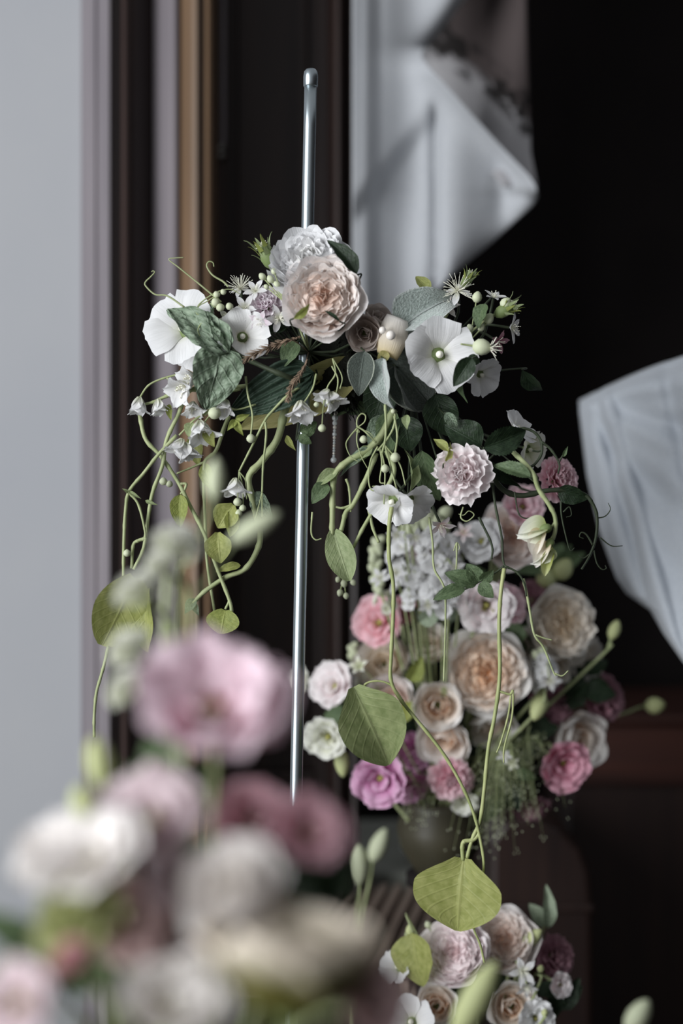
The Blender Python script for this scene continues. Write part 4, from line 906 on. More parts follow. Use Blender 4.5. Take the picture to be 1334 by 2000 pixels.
vine('rose_leaf_spray', 'dark stems carrying a spray of small grey-green rose leaves', 1.465,
     [([(960, 930), (968, 990), (980, 1050), (982, 1090), (988, 1112)], 2.6, 2.0), ([(985, 1105), (965, 1120), (940, 1134), (910, 1150), (880, 1156)], 2.2, 1.4), ([(935, 1010), (955, 1050), (962, 1072), (960, 1092)], 2.6, 2.0), ([(1005, 960), (1012, 1000), (1024, 1012), (1044, 1010)], 1.6, 1.3), ([(985, 1105), (1010, 1118), (1024, 1140), (1028, 1165)], 2.2, 1.8)],
     leaves=[('serrate', 'mid', 936, 1138, 914, 1102, 32, 10), ('serrate', 'mid', 930, 1142, 872, 1116, 34, 15), ('serrate', 'mid', 908, 1150, 846, 1166, 28, 20), ('serrate', 'mid', 938, 1138, 962, 1168, 28, 10), ('serrate', 'mid', 938, 1134, 965, 1118, 26, 35)], mat=STEM_D, cat='foliage')
LV = STEM_B
vine('trailing_vine', 'longest green vine winding down in front of the mixed bouquet to the low roses', 1.46,
     [([(765, 990), (760, 1030), (760, 1090), (768, 1140), (768, 1200), (764, 1280), (764, 1330), (785, 1370), (830, 1425), (868, 1475), (900, 1530), (922, 1580), (936, 1630), (945, 1690), (936, 1740), (924, 1785), (926, 1815), (938, 1845), (946, 1880)], 4.2, 2.2), ([(788, 1370), (766, 1340), (740, 1330), (715, 1335), (708, 1352)], 1.8, 2.2)],
     leaves=[('heart', 'grey_lime', 690, 1342, 768, 1502, 132, -6, 1.445)], mat=LV, group=GV)
vine('trailing_vine', 'straight green vine hanging past the peach quartered rose to a big heart-shaped leaf', 1.462,
     [([(985, 1110), (978, 1160), (975, 1220), (976, 1320), (966, 1400), (954, 1460), (946, 1540), (938, 1600), (922, 1640), (912, 1676)], 4.0, 3.6), ([(938, 1625), (925, 1640), (908, 1643), (903, 1652), (904, 1680)], 4.2, 4.0), ([(975, 1350), (996, 1356), (1002, 1350), (1000, 1400), (985, 1460), (984, 1490)], 2.6, 1.5), ([(998, 1358), (992, 1400), (978, 1450), (970, 1470)], 2.0, 1.4)],
     leaves=[('heart', 'lime', 906, 1676, 884, 1828, 176, 12, 1.445)], mat=LV, group=GV)
vine('trailing_vine', 'thin forked vine hanging over the cream rose beside the dark', 1.47,
     [([(1022, 1130), (1030, 1165), (1036, 1200), (1044, 1240), (1062, 1265), (1080, 1310), (1086, 1320)], 3.0, 1.6), ([(1046, 1240), (1062, 1246), (1078, 1250)], 1.8, 1.2), ([(1084, 1315), (1098, 1320), (1110, 1310)], 1.6, 1.2)], mat=STEM, group=GV)
vine('trailing_vine', 'fine tendril dangling in front of the white stock spikes', 1.475,
     [([(838, 1010), (845, 1060), (848, 1110), (868, 1150), (870, 1220), (868, 1290), (867, 1330)], 2.4, 1.6), ([(610, 1000), (608, 1040), (616, 1054), (628, 1052)], 1.8, 1.2), ([(892, 1060), (892, 1095), (890, 1120)], 2.0, 1.4)],
     tendrils=[([(905, 990), (900, 1010), (912, 1018), (926, 1006), (916, 998), (906, 1006), (896, 1004)], 1.8), ([(886, 1076), (892, 1060), (898, 1070), (890, 1080)], 1.4)], mat=STEM, group=GV)

# ================================================================== the mixed bouquet behind, on its stand
GM = 'blooms of the mixed bouquet behind the rod'
VM = P(860, 1575, 1.88)
vz = root('glazed_vase', P(860, 1700, 1.88), 'dark olive glazed vase half hidden under the mixed bouquet', 'vase')
hz = P(0, 1560, 1.88).z; lz = P(0, 1705, 1.88).z
mesh_obj('vase_body', G().add(*lathe([(.001, lz), (.030, lz), (.034, lz + .004), (.052, lz + .035), (.058, lz + .060), (.050, hz - .012), (.054, hz), (.048, hz), (.044, hz - .014), (.02, lz + .012), (.001, lz + .012)], 28)).mesh('vase_body', GLAZE), vz, Matrix.Translation((VM.x, VM.y, 0)))
st = root('plant_stand', (VM.x, VM.y, 0), 'slim black stand holding the glazed vase', 'stand')
mesh_obj('stand_top', G().add(*lathe([(.001, lz - .014), (.045, lz - .014), (.045, lz), (.001, lz)], 24)).mesh('stand_top', BLACKW), st, Matrix.Translation((VM.x, VM.y, 0)))
mesh_obj('stand_post', G().add(*tube([(VM.x, VM.y, lz - .014), (VM.x, VM.y, .01)], .008, n=4, k=10)).mesh('stand_post', BLACKW), st)
mesh_obj('stand_base', G().add(*lathe([(.001, 0), (.09, 0), (.09, .008), (.02, .02), (.001, .02)], 24)).mesh('stand_base', BLACKW), st, Matrix.Translation((VM.x, VM.y, 0)))
MID = [
 ('garden_rose', 'peach', 952, 1312, 1.79, 150, (.02, .05, 1), 'largest peach garden rose with orange quartered heart in the mixed bouquet'),
 ('cup_rose', 'peach', 856, 1378, 1.78, 104, (-.1, .1, 1), 'cream-peach rose with an orange eye beside the largest peach garden rose'),
 ('cup_rose', 'peach', 868, 1446, 1.80, 104, (-.25, -.35, .8), 'shaded peach rose directly below the orange-eyed rose'),
 ('cup_rose', 'peach', 962, 1418, 1.82, 92, (.2, -.6, .7), 'peach rose hanging under the largest peach garden rose'),
 ('garden_rose', 'cream', 1096, 1218, 1.83, 128, (.35, .15, .9), 'plump cream rose with a tan heart at the dark side of the mixed bouquet'),
 ('cup_rose', 'cream', 1068, 1300, 1.84, 96, (.1, -.5, .8), 'white rose with loose petals under the plump cream rose'),
 ('cup_rose', 'cream', 1140, 1290, 1.88, 92, (.7, -.2, .6), 'shaded cream rose beside the stalked green bud'),
 ('lisianthus', 'coral', 742, 1215, 1.82, 112, (-.5, .2, .85), 'pink ruffled lisianthus with a coral underside left of the white stock'),
 ('cup_rose', 'cream', 748, 1295, 1.83, 110, (-.3, .4, .9), 'creamy white rose below the coral-backed lisianthus'),
 ('cup_rose', 'blush', 762, 1368, 1.80, 104, (-.2, .2, 1), 'blush rose half covered by the heart-shaped vine leaf'),
 ('lisianthus', 'pale_pink', 655, 1340, 1.80, 104, (-.6, .35, .8), 'pale pink lisianthus next to the rod'),
 ('lisianthus', 'white_green', 640, 1440, 1.78, 96, (-.35, -.1, 1), 'greenish white lisianthus with a green throat, lowest next to the rod'),
 ('lisianthus', 'white_green', 590, 1335, 1.86, 66, (-.7, .2, .6), 'small white bloom showing behind the rod'),
 ('lisianthus', 'magenta', 742, 1520, 1.77, 122, (-.3, -.25, .95), 'bright magenta-pink lisianthus at the bottom of the mixed bouquet'),
 ('ruffled', 'magenta', 812, 1470, 1.86, 92, (0, -.2, .9), 'deep magenta ruffled bloom in the shade behind the bright one'),
 ('ruffled', 'magenta', 800, 1540, 1.84, 84, (.1, -.6, .7), 'deep magenta bloom hanging low beside the bright magenta lisianthus'),
 ('ruffled', 'pink', 882, 1522, 1.78, 92, (-.05, -.15, 1), 'small pink ruffled bloom crossed by the long vine'),
 ('lisianthus', 'pale_pink', 950, 1182, 1.72, 122, (-.05, -.15, 1), 'pale pink frilled bloom hanging under the rose leaf spray'),
 ('lisianthus', 'pink', 985, 1180, 1.74, 96, (.4, .4, .6), 'soft pink frilled petals against the pale pink frilled bloom'),
 ('garden_rose', 'blush', 998, 1048, 1.76, 116, (.1, .3, .9), 'blush rose behind the dark rose leaf stems'),
 ('lisianthus', 'white', 940, 1058, 1.73, 96, (-.3, .3, .9), 'white open bloom between the white stock spikes and the blush rose'),
 ('lisianthus', 'pink', 1020, 990, 1.72, 92, (.1, .3, .9), 'pink bloom with a yellow throat under the dark creeper'),
 ('ruffled', 'mauve', 1048, 1160, 1.86, 70, (.3, .5, .6), 'dull mauve bloom above the plump cream rose'),
 ('cup_rose', 'cream', 838, 1258, 1.83, 84, (-.1, .5, .85), 'small creamy rose between coral-backed lisianthus and largest peach rose'),
 ('cup_rose', 'blush', 1020, 1262, 1.85, 70, (.2, .1, .9), 'shaded blush rosebud squeezed between the cream and peach roses'),
 ('ruffled', 'mauve', 1180, 1362, 1.90, 108, (.6, .2, .7), 'outermost mauve-pink ruffled bloom against the darkness'),
 ('ruffled', 'mauve', 1078, 1378, 1.88, 96, (.2, 0, .9), 'dark mauve ruffled bloom with a pale green bud in front'),
 ('lisianthus', 'raspberry', 1100, 1490, 1.80, 116, (.25, -.2, 1), 'raspberry-pink lisianthus at the lower dark side of the bouquet'),
 ('cup_rose', 'peach', 1128, 1448, 1.88, 118, (.4, -.1, .7), 'brown-shaded peach rose behind the raspberry-pink lisianthus'),
 ('ruffled', 'mauve', 1040, 1580, 1.92, 80, (.2, -.7, .4), 'barely lit mauve bloom hanging beneath the grass haze'),
 ('lisianthus', 'white_green', 908, 1566, 1.79, 60, (0, -.4, .9), 'small greenish white bloom under the small pink ruffled one'),
 ('ruffled', 'coral', 792, 1192, 1.86, 62, (.1, .1, .9), 'little coral bloom between the white stock and the coral-backed lisianthus'),
 ('ruffled', 'pale_pink', 820, 1075, 1.74, 66, (0, .3, .9), 'pale pink floret cluster at the top of the white stock'),
]
for a in MID: bloom(*a, group=GM, anchor=VM + Vector((random.uniform(-.03, .03), random.uniform(-.03, .03), random.uniform(-.04, -.01))))
for a in [
 ('star', 'white', 742, 1128, 1.70, 44, (-.5, .3, .8), 'small white blossom beside the long vine, left of the white stock'),
 ('star', 'white', 775, 1045, 1.66, 46, (-.3, -.3, .9), 'small white blossom just under the white nodding blooms'),
 ('star', 'white', 812, 1050, 1.66, 44, (.2, -.2, .9), 'small white blossom between the white nodding blooms and the stock'),
 ('star', 'white', 772, 1118, 1.68, 50, (-.3, .1, 1), 'white blossom overlapping the nearer long vine at stock height'),
 ('star', 'white', 890, 1108, 1.66, 42, (.2, .1, 1), 'small white blossom above the grey-green rose leaves'),
 ('star', 'white', 836, 1182, 1.70, 46, (0, -.3, 1), 'small white blossom at the foot of the white stock'),
 ('star', 'white', 868, 1195, 1.72, 40, (.2, -.4, .9), 'tiny white blossom below the grey-green rose leaves'),
 ('star', 'pale_pink', 905, 1040, 1.68, 46, (-.1, .2, 1), 'pale pink starry blossom beside the white open bloom'),
 ('star', 'white_green', 700, 1300, 1.76, 44, (-.4, .5, .8), 'greenish starry blossom above the pale pink lisianthus'),
 ('star', 'white', 1075, 1330, 1.76, 50, (.1, -.4, .9), 'white starry blossom under the loose white rose'),
 ('star', 'white_green', 1000, 1490, 1.76, 34, (0, -.3, .9), 'tiny greenish blossom in the airy grass'),
 ('star', 'white', 985, 1475, 1.74, 34, (-.2, -.5, .9), 'tiny white blossom on the dangling vine end'),
]: bloom(*a, group=GM, anchor=VM, stemr=.0012)
for a in [
 ('olive leaf beside the orange-eyed rose', 'ovate', 'yellow', 800, 1330, 826, 1290, 34, 20, 1.77, 1.75),
 ('grey-blue leaf lying under the white stock', 'ovate', 'euca', 820, 1215, 862, 1192, 34, 15, 1.74, 1.72),
 ('yellow-green leaf behind the long vine bend', 'ovate', 'yellow', 802, 1370, 790, 1410, 30, 10, 1.78, 1.77),
 ('green leaf rising above the largest peach rose', 'ovate', 'mid', 1010, 1262, 990, 1205, 48, 10, 1.80, 1.79),
 ('dark leaf under the raspberry-pink lisianthus', 'lance', 'mid', 1010, 1500, 1050, 1530, 24, 20, 1.80, 1.79),
]: lone_leaf(*a, anchor=VM)
# white stock: spikes of small florets
def floret_mesh(mat, var):
    k = ('floret', mat, var)
    if k not in _cache:
        g = G(); r = np.random.default_rng(var)
        for i in range(5):
            v_, f_, uv_ = petal_arr(5, 6, 1.0, .95, 40, 5, .3, prof_broad, .07, 2, int(r.integers(1e6)), .2, .02, 10)
            g.add(v_, f_, uv_, Matrix.Rotation(i * 1.2566 + r.uniform(-.2, .2), 4, 'Z') @ Matrix.Rotation(D(r.uniform(-8, 12)), 4, 'X'))
        for i in range(3):
            v_, f_, uv_ = petal_arr(5, 5, .62, .7, 60, 40, .4, prof_broad, .08, 2, int(r.integers(1e6)), .2, .02, 10)
            g.add(v_, f_, uv_, Matrix.Rotation(i * 2.1 + .6, 4, 'Z'))
        _cache[k] = g.mesh('floret', mat)
    return _cache[k]
def stock(label, pts, d, n, size, mat, anchor, seed=1, width=26, budn=6):
    o = root('stock_spike', P(*pts[-1], d), label, 'flower spike', 'stock flower spikes')
    c = spline([P(x, y, d) for x, y in pts], 40); rnd = random.Random(seed)
    mesh_obj('stem', G().add(*tube([Vector(q) for q in c[::6]] + [Vector(anchor)], S(4, d), S(3, d), n=24)).mesh('stem', STEM), o)
    for i in range(n + budn):
        t = int(37 * i / (n + budn - 1)) ; a = i * 2.4
        ax = Vector((math.cos(a), -abs(math.sin(a)) * .9 - .15, .35 + (.6 if i < budn else 0))).normalized()
        p = Vector(c[t]) + ax * S(width * (.55 if i < budn else 1.0) * rnd.uniform(.7, 1.1), d)
        if i < budn: bud(o, p, S(size * .6, d), ax, BUD, 1.2)
        else: mesh_obj('floret', floret_mesh(PM[mat], rnd.randrange(4)), o, frame(ax, p - ax * S(size * .15, d), rnd.uniform(0, 6), S(size * .55 * rnd.uniform(.8, 1.1), d)))
    return o
stock('white stock spike nearest the grey-green rose leaves', [(850, 1020), (855, 1080), (860, 1150), (880, 1210)], 1.73, 22, 44, 'white', VM, 2, 46)
stock('white stock spike standing beside the green budded spike', [(800, 1030), (800, 1090), (812, 1150), (830, 1200)], 1.76, 18, 42, 'white', VM, 3, 40)
stock('green budded stock spike at the edge of the dark door', [(738, 1060), (732, 1100), (738, 1150), (760, 1200)], 1.78, 4, 30, 'white_green', VM, 4, 20, 16)
stock('short greenish stock spike beside the pale pink lisianthus', [(688, 1265), (694, 1300), (710, 1340)], 1.84, 3, 26, 'white_green', VM, 5, 12, 10)
stock('white stock florets under the plump cream rose', [(1050, 1280), (1062, 1310), (1060, 1350)], 1.80, 8, 32, 'white', VM, 6, 22, 2)
bud_spray('hanging cluster of tiny white buds below the pale round leaf', 1.56, [(660, 1132, 11, -.3, -1), (672, 1140, 14, .3, -1), (690, 1138, 12, .6, -.8), (664, 1158, 13, -.3, -1), (676, 1164, 12, .2, -1)], (672, 1112))
def lone_bud(label, x, y, d, size, axis, path, mat=BUD_Y, long=1.7, anchor=None, stem=STEM):
    ax = Vector((axis[0], -axis[2], axis[1])).normalized()
    o = root('flower_bud', P(x, y, d), label, 'bud')
    bud(o, P(x, y, d), S(size, d), ax, mat, long)
    for i in range(4): put(o, 'sepal', pmesh('sepal', LM['pale'], i % 3), frame(ax, P(x, y, d) - ax * S(size * .7, d), 0, S(size * .7, d)), (0, 0, 0), i * 1.57, D(62), 1.0)
    w_ = [P(x, y, d) - ax * S(size * .8, d)] + [P(a_, b_, d) for a_, b_ in path] + ([Vector(anchor)] if anchor is not None else [])
    mesh_obj('stem', G().add(*tube(w_, S(3, d), n=18)).mesh('stem', stem), o)
    return o
lone_bud('pale green bud on a curved stalk sticking out into the darkness', 1200, 1230, 1.84, 24, (.35, .9, 0), [(1188, 1262), (1165, 1290)], anchor=VM)
lone_bud('small green bud floating at the far dark edge of the bouquet', 1280, 1378, 1.95, 34, (.9, .1, .1), [(1230, 1390), (1160, 1420)], anchor=VM, long=1.2)
lone_bud('pale green bud in front of the dark mauve bloom', 1052, 1382, 1.80, 34, (-.4, -.8, .4), [(1064, 1350), (1040, 1400)], anchor=VM)
lone_bud('yellow-green bud cluster below the sweet pea buds', 1098, 1110, 1.86, 44, (.4, .6, .5), [(1080, 1150), (1040, 1230)], anchor=VM, long=1.2)
lone_bud('second yellow-green bud behind the sweet pea buds', 1066, 1128, 1.86, 40, (-.2, .6, .5), [(1060, 1160), (1030, 1250)], anchor=VM, long=1.2)
lone_bud('white-green bud dangling under the greenish white lisianthus', 668, 1490, 1.80, 30, (.1, -1, .1), [(660, 1455), (700, 1440)], anchor=VM, long=1.9)
lone_bud('small yellow-green bud above the pale pink lisianthus', 642, 1302, 1.86, 20, (0, 1, .1), [(650, 1330), (690, 1390)], anchor=VM, long=1.2)
# dark foliage filling the bouquet
SPR = [(1000, 1240, 'broad green leaves above the largest peach rose', 'mid'), (880, 1250, 'dark leafy sprig left of the largest peach rose', 'dark'), (905, 1460, 'dark leafy sprig between the peach roses', 'dark'),
       (1020, 1430, 'dark leafy sprig under the dark mauve bloom', 'dark'), (690, 1400, 'green leafy sprig behind the heart-shaped vine leaf', 'mid'), (820, 1310, 'green leafy sprig beside the orange-eyed rose', 'mid'),
       (985, 1530, 'dark leafy sprig in the grass haze', 'dark'), (1075, 1110, 'olive leafy sprig behind the sweet pea buds', 'mid'), (850, 1200, 'grey-blue leafy sprig under the white stock', 'euca'),
       (900, 1130, 'olive leafy sprig behind the white stock', 'mid'), (1150, 1330, 'dark leafy sprig by the shaded cream rose', 'dark'), (760, 1440, 'shaded leafy sprig above the magenta lisianthus', 'dark')]
for i, (x, y, lb, mk) in enumerate(SPR):
    d = 1.86; o = root('leafy_sprig', P(x, y, d), lb, 'foliage', 'leafy sprigs in the mixed bouquet'); rnd = random.Random(i)
    mesh_obj('stem', G().add(*tube([P(x, y - 30, d), P(x, y + 20, d + .02), VM], S(3, d), n=14)).mesh('stem', STEM_D), o)
    for k in range(6):
        a = rnd.uniform(0, 6.28); b_ = P(x + rnd.uniform(-12, 12), y + rnd.uniform(-25, 25), d); ln = rnd.uniform(55, 85)
        leaf(o, 'ovate', mk, b_, b_ + Vector((math.cos(a) * S(ln, d), rnd.uniform(-.02, .01), math.sin(a) * S(ln, d) * .8)), S(rnd.uniform(30, 46), d), rnd.uniform(-40, 40), var=k % 3)
# airy grass with droplet-like seeds
def haze(label, x, y, d, w_, h_, n, seed, anchor):
    o = root('panicle_grass', P(x, y, d), label, 'grass', 'airy grasses in the mixed bouquet'); r = np.random.default_rng(seed); g = G(); gs = G()
    bb = ball(5, 4)
    for i in range(n):
        fx = r.normal() * w_ * .5; fy = r.uniform(0, 1) ** .8 * h_
        e = P(x + fx * (.3 + fy / h_) + r.normal() * 8, y + fy, d + r.uniform(-.03, .02))
        q0 = P(x + fx * .15, y, d); gs.add(*tube([q0, (q0 + e) / 2 + Vector((fx * .0001, 0, .01)), e], .0003, .0002, n=5, k=3))
        for k in range(3): g.add(*bb, M=Matrix.Translation(e + Vector(r.normal(size=3) * .006)) @ Matrix.Diagonal((.0008, .0008, .0012, 1)))
    mesh_obj('stem', G().add(*tube([P(x, y, d), P(x - 10, y - 20, d + .03), anchor], .0012, n=8)).mesh('stem', STEM), o)
    tag(mesh_obj('branchlets', gs.mesh('branchlets', STEM), o), kind='stuff'); tag(mesh_obj('seeds', g.mesh('seeds', BUD), o), kind='stuff')
haze('airy grass panicle with tiny pale seeds drooping below the peach roses', 985, 1450, 1.79, 80, 220, 70, 1, VM)
haze('fine seed grass hanging beside the raspberry-pink lisianthus', 1030, 1440, 1.82, 70, 150, 36, 2, VM)
haze('sparse seed grass beneath the magenta blooms', 812, 1530, 1.80, 30, 80, 16, 3, VM)

# ================================================================== low bouquet
GLW = 'blooms of the low bouquet'
VL = P(960, 2120, 1.72)
fv = root('floor_vase', (VL.x, VL.y, 0), 'tall dark olive floor vase of the low bouquet', 'vase')
mesh_obj('vase_body', G().add(*lathe([(.001, 0), (.09, 0), (.10, .02), (.11, .2), (.07, VL.z - .08), (.06, VL.z), (.052, VL.z), (.06, VL.z - .08), (.001, VL.z - .1)], 28)).mesh('vase_body', GLAZE), fv, Matrix.Translation((VL.x, VL.y, 0)))
for a in [
 ('garden_rose', 'pale_pink', 888, 1862, 1.66, 128, (-.4, .5, .8), 'fluffy white rose at the front of the low bouquet beside the folded green leaf'),
 ('garden_rose', 'blush', 982, 1838, 1.70, 122, (-.2, .5, .85), 'blush rose with an orange heart at the back of the low bouquet'),
 ('ruffled', 'mauve', 1086, 1868, 1.74, 88, (.5, .3, .8), 'mauve-pink ruffled bloom at the dark edge of the low bouquet'),
 ('star', 'white', 1022, 1898, 1.64, 62, (.15, .1, 1), 'white starry blossom in the middle of the low bouquet'),
 ('star', 'white', 1030, 1930, 1.65, 48, (.2, -.4, .9), 'smaller white blossom hanging under the starry one'),
 ('lisianthus', 'pale_pink', 1092, 1924, 1.70, 54, (.4, .1, .9), 'little pale pink bloom under the mauve-pink ruffled one'),
 ('cup_rose', 'peach', 1000, 1966, 1.68, 96, (.1, .2, 1), 'peach rose low in the low bouquet'),
 ('lisianthus', 'white', 1046, 1990, 1.66, 80, (.3, .2, 1), 'white bloom cut by the bottom edge in the low bouquet'),
 ('cup_rose', 'peach', 852, 1965, 1.66, 86, (-.2, .3, 1), 'small peach bloom under the fluffy white rose'),
 ('mallow', 'white', 772, 1888, 1.66, 76, (-.6, .5, .6), 'white broad-petalled bloom behind the folded green leaf'),
 ('mallow', 'white', 800, 1995, 1.62, 110, (-.3, .4, .9), 'white bloom at the bottom edge beneath the folded green leaf'),
 ('cup_rose', 'dusty', 1050, 1880, 1.76, 80, (.2, .3, .8), 'shaded dusty pink rose filling the low bouquet behind the starry blossom'),
]: bloom(*a, group=GLW, anchor=VL + Vector((random.uniform(-.02, .02), random.uniform(-.02, .02), 0)))
VLs = VL
lone_leaf('folded green leaf standing at the slatted seat side of the low bouquet', 'ovate', 'lime', 806, 1822, 812, 1935, 92, 30, 1.65, 1.63, anchor=VL, stem=STEM)
lone_leaf('pale upright leaf at the top of the low bouquet', 'ovate', 'euca', 1070, 1812, 1074, 1728, 28, 20, 1.74, 1.74, anchor=VL, stem=STEM)
lone_leaf('round pale leaf next to the pale upright leaf', 'ovate', 'euca', 1066, 1808, 1036, 1764, 32, 10, 1.74, 1.74, anchor=VL, stem=STEM)
lone_bud('white-green bud between the blush rose and the mauve-pink bloom', 1042, 1830, 1.69, 26, (.7, .7, .2), [(1020, 1850)], anchor=VL)
lone_bud('tiny pale bud near the folded green leaf tip', 800, 1818, 1.68, 16, (0, 1, 0), [(806, 1850)], anchor=VL)
lone_bud('tiny green bud beside the starry blossom', 1056, 1892, 1.66, 14, (.3, .9, 0), [(1050, 1930)], anchor=VL, long=1.1)
lone_bud('tiny green bud above the bottom white bloom', 1064, 1978, 1.65, 14, (.2, .9, 0), [(1058, 1995)], anchor=VL, long=1.1)
bud_spray('pair of looped pale buds behind the fluffy white rose', 1.68, [(836, 1806, 14, -.5, 1), (850, 1812, 16, .3, 1)], (850, 1850))
lone_bud('tall pale green bud in the slatted seat gloom, taller of two', 740, 1650, 2.02, 36, (.4, .9, 0), [(722, 1720), (705, 1800), (690, 1900)], mat=BUD, long=2.0, anchor=P(690, 2060, 2.0))
lone_bud('pale green bud in the slatted seat gloom, shorter of two', 700, 1688, 2.02, 40, (0, 1, 0), [(700, 1760), (692, 1860)], mat=BUD, long=2.0, anchor=P(690, 2060, 2.0))
for i, (x, y, lb) in enumerate(((1090, 1960, 'dark leafy sprig at the outer edge of the low bouquet'), (960, 1900, 'dark leafy sprig between the two large roses of the low bouquet'), (900, 1950, 'green leafy sprig beneath the fluffy white rose'))):
    o = root('leafy_sprig', P(x, y, 1.72), lb, 'foliage', 'leafy sprigs in the low bouquet'); rnd = random.Random(i + 40)
    mesh_obj('stem', G().add(*tube([P(x, y - 30, 1.72), P(x, y + 20, 1.73), VL], S(3, 1.7), n=14)).mesh('stem', STEM_D), o)
    for k in range(6):
        a = rnd.uniform(0, 6.28); b_ = P(x, y + rnd.uniform(-20, 20), 1.71)
        leaf(o, 'ovate', 'dark' if i < 2 else 'mid', b_, b_ + Vector((math.cos(a) * .04, -.01, math.sin(a) * .035)), .022, rnd.uniform(-40, 40), var=k % 3)
pt = root('fallen_petal', P(842, 1700, 2.38), 'single white petal fallen on the stone bench', 'petal')
mesh_obj('petal_blade', pmesh('guard', PM['white'], 0), pt, Matrix.Translation((P(842, 0, 2.38).x, CAM.y + 2.42, .502)) @ Matrix.Rotation(D(70), 4, 'Z') @ Matrix.Scale(.045, 4))

# ================================================================== near bouquet, far out of focus
GN = 'blooms of the near out-of-focus bouquet'
tb = root('side_table', (-.10, CAM.y + .78, 0), 'small round table under the near out-of-focus bouquet', 'table')
TZ = .62
mesh_obj('table_top', G().add(*lathe([(.001, TZ - .02), (.18, TZ - .02), (.185, TZ - .01), (.18, TZ), (.001, TZ)], 40)).mesh('table_top', WOOD_R), tb, Matrix.Translation((-.10, CAM.y + .78, 0)))
for i in range(3):
    a = i * 2.094 + .4
    mesh_obj('leg', G().add(*tube([(-.10 + .1 * math.cos(a), CAM.y + .78 + .1 * math.sin(a), TZ - .02), (-.10 + .17 * math.cos(a), CAM.y + .78 + .17 * math.sin(a), 0)], .012, .009, n=4, k=8)).mesh('leg', WOOD_R), tb)
VN = Vector((-.09, CAM.y + .79, .76))
vn = root('bouquet_vase', (VN.x, VN.y, TZ), 'olive glazed vase on the small round table holding the near bouquet', 'vase')
mesh_obj('vase_body', G().add(*lathe([(.001, TZ), (.05, TZ), (.07, TZ + .04), (.065, TZ + .10), (.05, TZ + .14), (.044, TZ + .14), (.05, TZ + .09), (.001, TZ + .02)], 28)).mesh('vase_body', GLAZE), vn, Matrix.Translation((VN.x, VN.y, 0)))
for a in [
 ('lisianthus', 'eustoma', 418, 1385, .76, 330, (.06, .80, .75), 'big pink lisianthus with a green throat, topmost of the near bouquet'),
 ('lisianthus', 'near_pink', 300, 1605, .76, 230, (-.1, .75, .75), 'pale pink bloom with a small pink heart under the big pink lisianthus'),
 ('lisianthus', 'near_white', 190, 1690, .72, 250, (-.3, .9, .5), 'soft whitish pink bloom blending into the white wall'),
 ('lisianthus', 'eustoma_deep', 490, 1600, .80, 170, (.05, .3, .9), 'deep pink bloom in the shade below the big pink lisianthus'),
 ('lisianthus', 'eustoma_deep', 600, 1625, .78, 170, (.3, .5, .7), 'dusty rose-pink bloom crossing the foot of the rod'),
 ('garden_rose', 'near_white', 455, 1735, .70, 190, (-.35, .6, .7), 'white-cream rose in the middle of the near bouquet'),
 ('cup_rose', 'olive_cream', 570, 1870, .66, 340, (.08, 1, -.10), 'huge olive-backed cream rose seen from its shaded side'),
 ('ruffled', 'chartreuse', 150, 1790, .70, 190, (-.3, .6, .8), 'yellow-green blurred flower head in the near bouquet'),
 ('lisianthus', 'dusty', 262, 1800, .74, 190, (0, .3, .9), 'brownish pink bloom in the centre shadow of the near bouquet'),
 ('lisianthus', 'dusty', 340, 1830, .76, 150, (.2, .2, .9), 'dusky pink bloom above the low white one in the near bouquet'),
 ('lisianthus', 'near_pink', 345, 1725, .74, 130, (.2, .5, .8), 'pale petals between the yellow-green head and the white-cream rose'),
 ('lisianthus', 'near_white', 340, 1975, .66, 250, (.1, .9, .4), 'white bloom low in the near bouquet at the bottom edge'),
 ('lisianthus', 'near_pink', 40, 1960, .66, 190, (-.4, .5, .8), 'pale pink bloom in the bottom corner by the white wall'),
 ('lisianthus', 'dusty', 720, 1960, .68, 170, (.5, .4, .7), 'greyish pink bloom at the bottom beside the huge olive-backed rose'),
 ('ruffled', 'coral', 140, 1860, .68, 62, (-.2, .6, .7), 'small coral pink bud bloom near the bottom corner'),
 ('ruffled', 'coral', 112, 1890, .68, 50, (-.3, .4, .7), 'tiny coral floret just beneath the small coral bud bloom'),
 ('ruffled', 'white_green', 345, 1058, .94, 104, (.2, .7, .6), 'plump pale green blurred floret in front of the thick bent vine'),
 ('ruffled', 'white_green', 310, 1100, .93, 70, (-.3, .6, .6), 'blurred floret just under the plump pale green one'),
 ('ruffled', 'white_green', 262, 1148, .92, 96, (-.4, .7, .5), 'blurred greenish floret hiding the top of the big twisted leaf'),
 ('ruffled', 'white_green', 248, 1262, .90, 92, (-.4, .6, .6), 'lower blurred greenish floret over the big twisted leaf'),
 ('ruffled', 'white_green', 240, 1342, .88, 90, (-.6, .6, .5), 'blurred greenish floret beside the big pink lisianthus'),
 ('lisianthus', 'near_white', 110, 1670, .74, 190, (-.4, .7, .6), 'cream bloom dissolving into the white wall in the near bouquet'),
]: bloom(*a, group=GN, anchor=VN + Vector((random.uniform(-.02, .02), random.uniform(-.02, .02), -.02)))
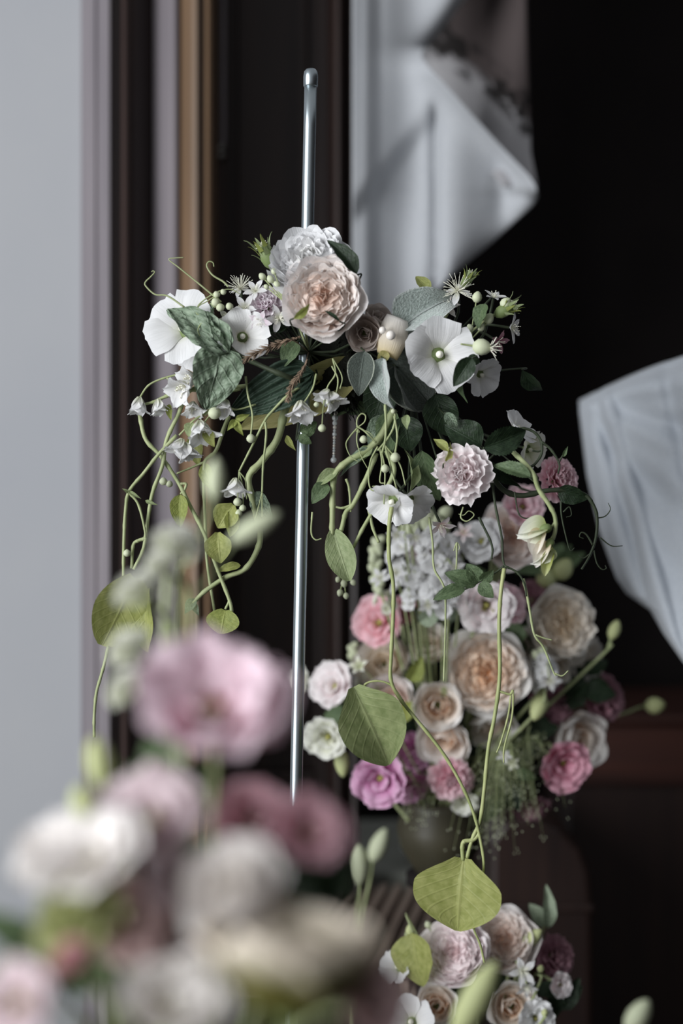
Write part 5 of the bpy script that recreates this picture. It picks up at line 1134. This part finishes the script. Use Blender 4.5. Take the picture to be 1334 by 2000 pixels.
for a in [
 ('blurred pale bud spike pointing up before the hanging vines', 420, 935, .98, 38, (.05, 1, 0), [(405, 1010), (380, 1090), (340, 1200)], 2.2),
 ('blurred pale bud spike slanting across the vines toward the rod', 498, 1030, .96, 44, (.85, .5, 0), [(440, 1085), (400, 1140), (350, 1250)], 2.6),
 ('green blurred bud against the white wall edge', 196, 1490, .84, 58, (-.2, .95, .2), [(205, 1560), (240, 1640)], 1.9),
 ('yellow-green blurred bud by the white wall, lowest of its stem', 168, 1572, .80, 62, (-.3, .9, .3), [(200, 1640), (240, 1720)], 1.4),
 ('blurred green snapdragon bud slanting in front of the low bouquet', 930, 1950, 1.02, 62, (.45, .85, .1), [(890, 2040), (860, 2150)], 2.8),
 ('blurred pale bud in the dark bottom corner', 1246, 1985, 1.10, 44, (.5, .85, .1), [(1225, 2040), (1200, 2150)], 1.8),
]:
    lb, x, y, d, sz, ax, path, lg = a
    lone_bud(lb, x, y, d, sz, ax, path, mat=BUD if 'pale' in lb else BUD_Y, long=lg, anchor=VN if x < 700 else (P(900, 2250, 1.3) if x < 1000 else P(1180, 2250, 1.3)))
for i, (x, y, d, lb, mk) in enumerate(((330, 1560, .84, 'dark leafy sprig under the big pink lisianthus', 'mid'), (560, 1740, .82, 'dark leafy sprig behind the huge cream rose', 'dark'), (210, 1890, .76, 'green leafy sprig near the small coral bud bloom', 'mid'), (420, 1860, .78, 'dark leafy sprig behind the white-cream rose', 'dark'), (80, 1850, .76, 'green leafy sprig by the white wall in the near bouquet', 'mid'), (640, 1750, .80, 'brown-green leafy sprig beside the foot of the rod', 'dark'))):
    o = root('leafy_sprig', P(x, y, d), lb, 'foliage', 'leafy sprigs in the near bouquet'); rnd = random.Random(i + 80)
    mesh_obj('stem', G().add(*tube([P(x, y - 40, d), P(x, y + 30, d), VN], .0016, n=14)).mesh('stem', STEM_D), o)
    for k in range(8):
        a = rnd.uniform(0, 6.28); b_ = P(x, y + rnd.uniform(-50, 50), d)
        leaf(o, 'ovate', mk, b_, b_ + Vector((math.cos(a) * .035, rnd.uniform(-.02, .01), math.sin(a) * .03)), .020, rnd.uniform(-40, 40), var=k % 3)
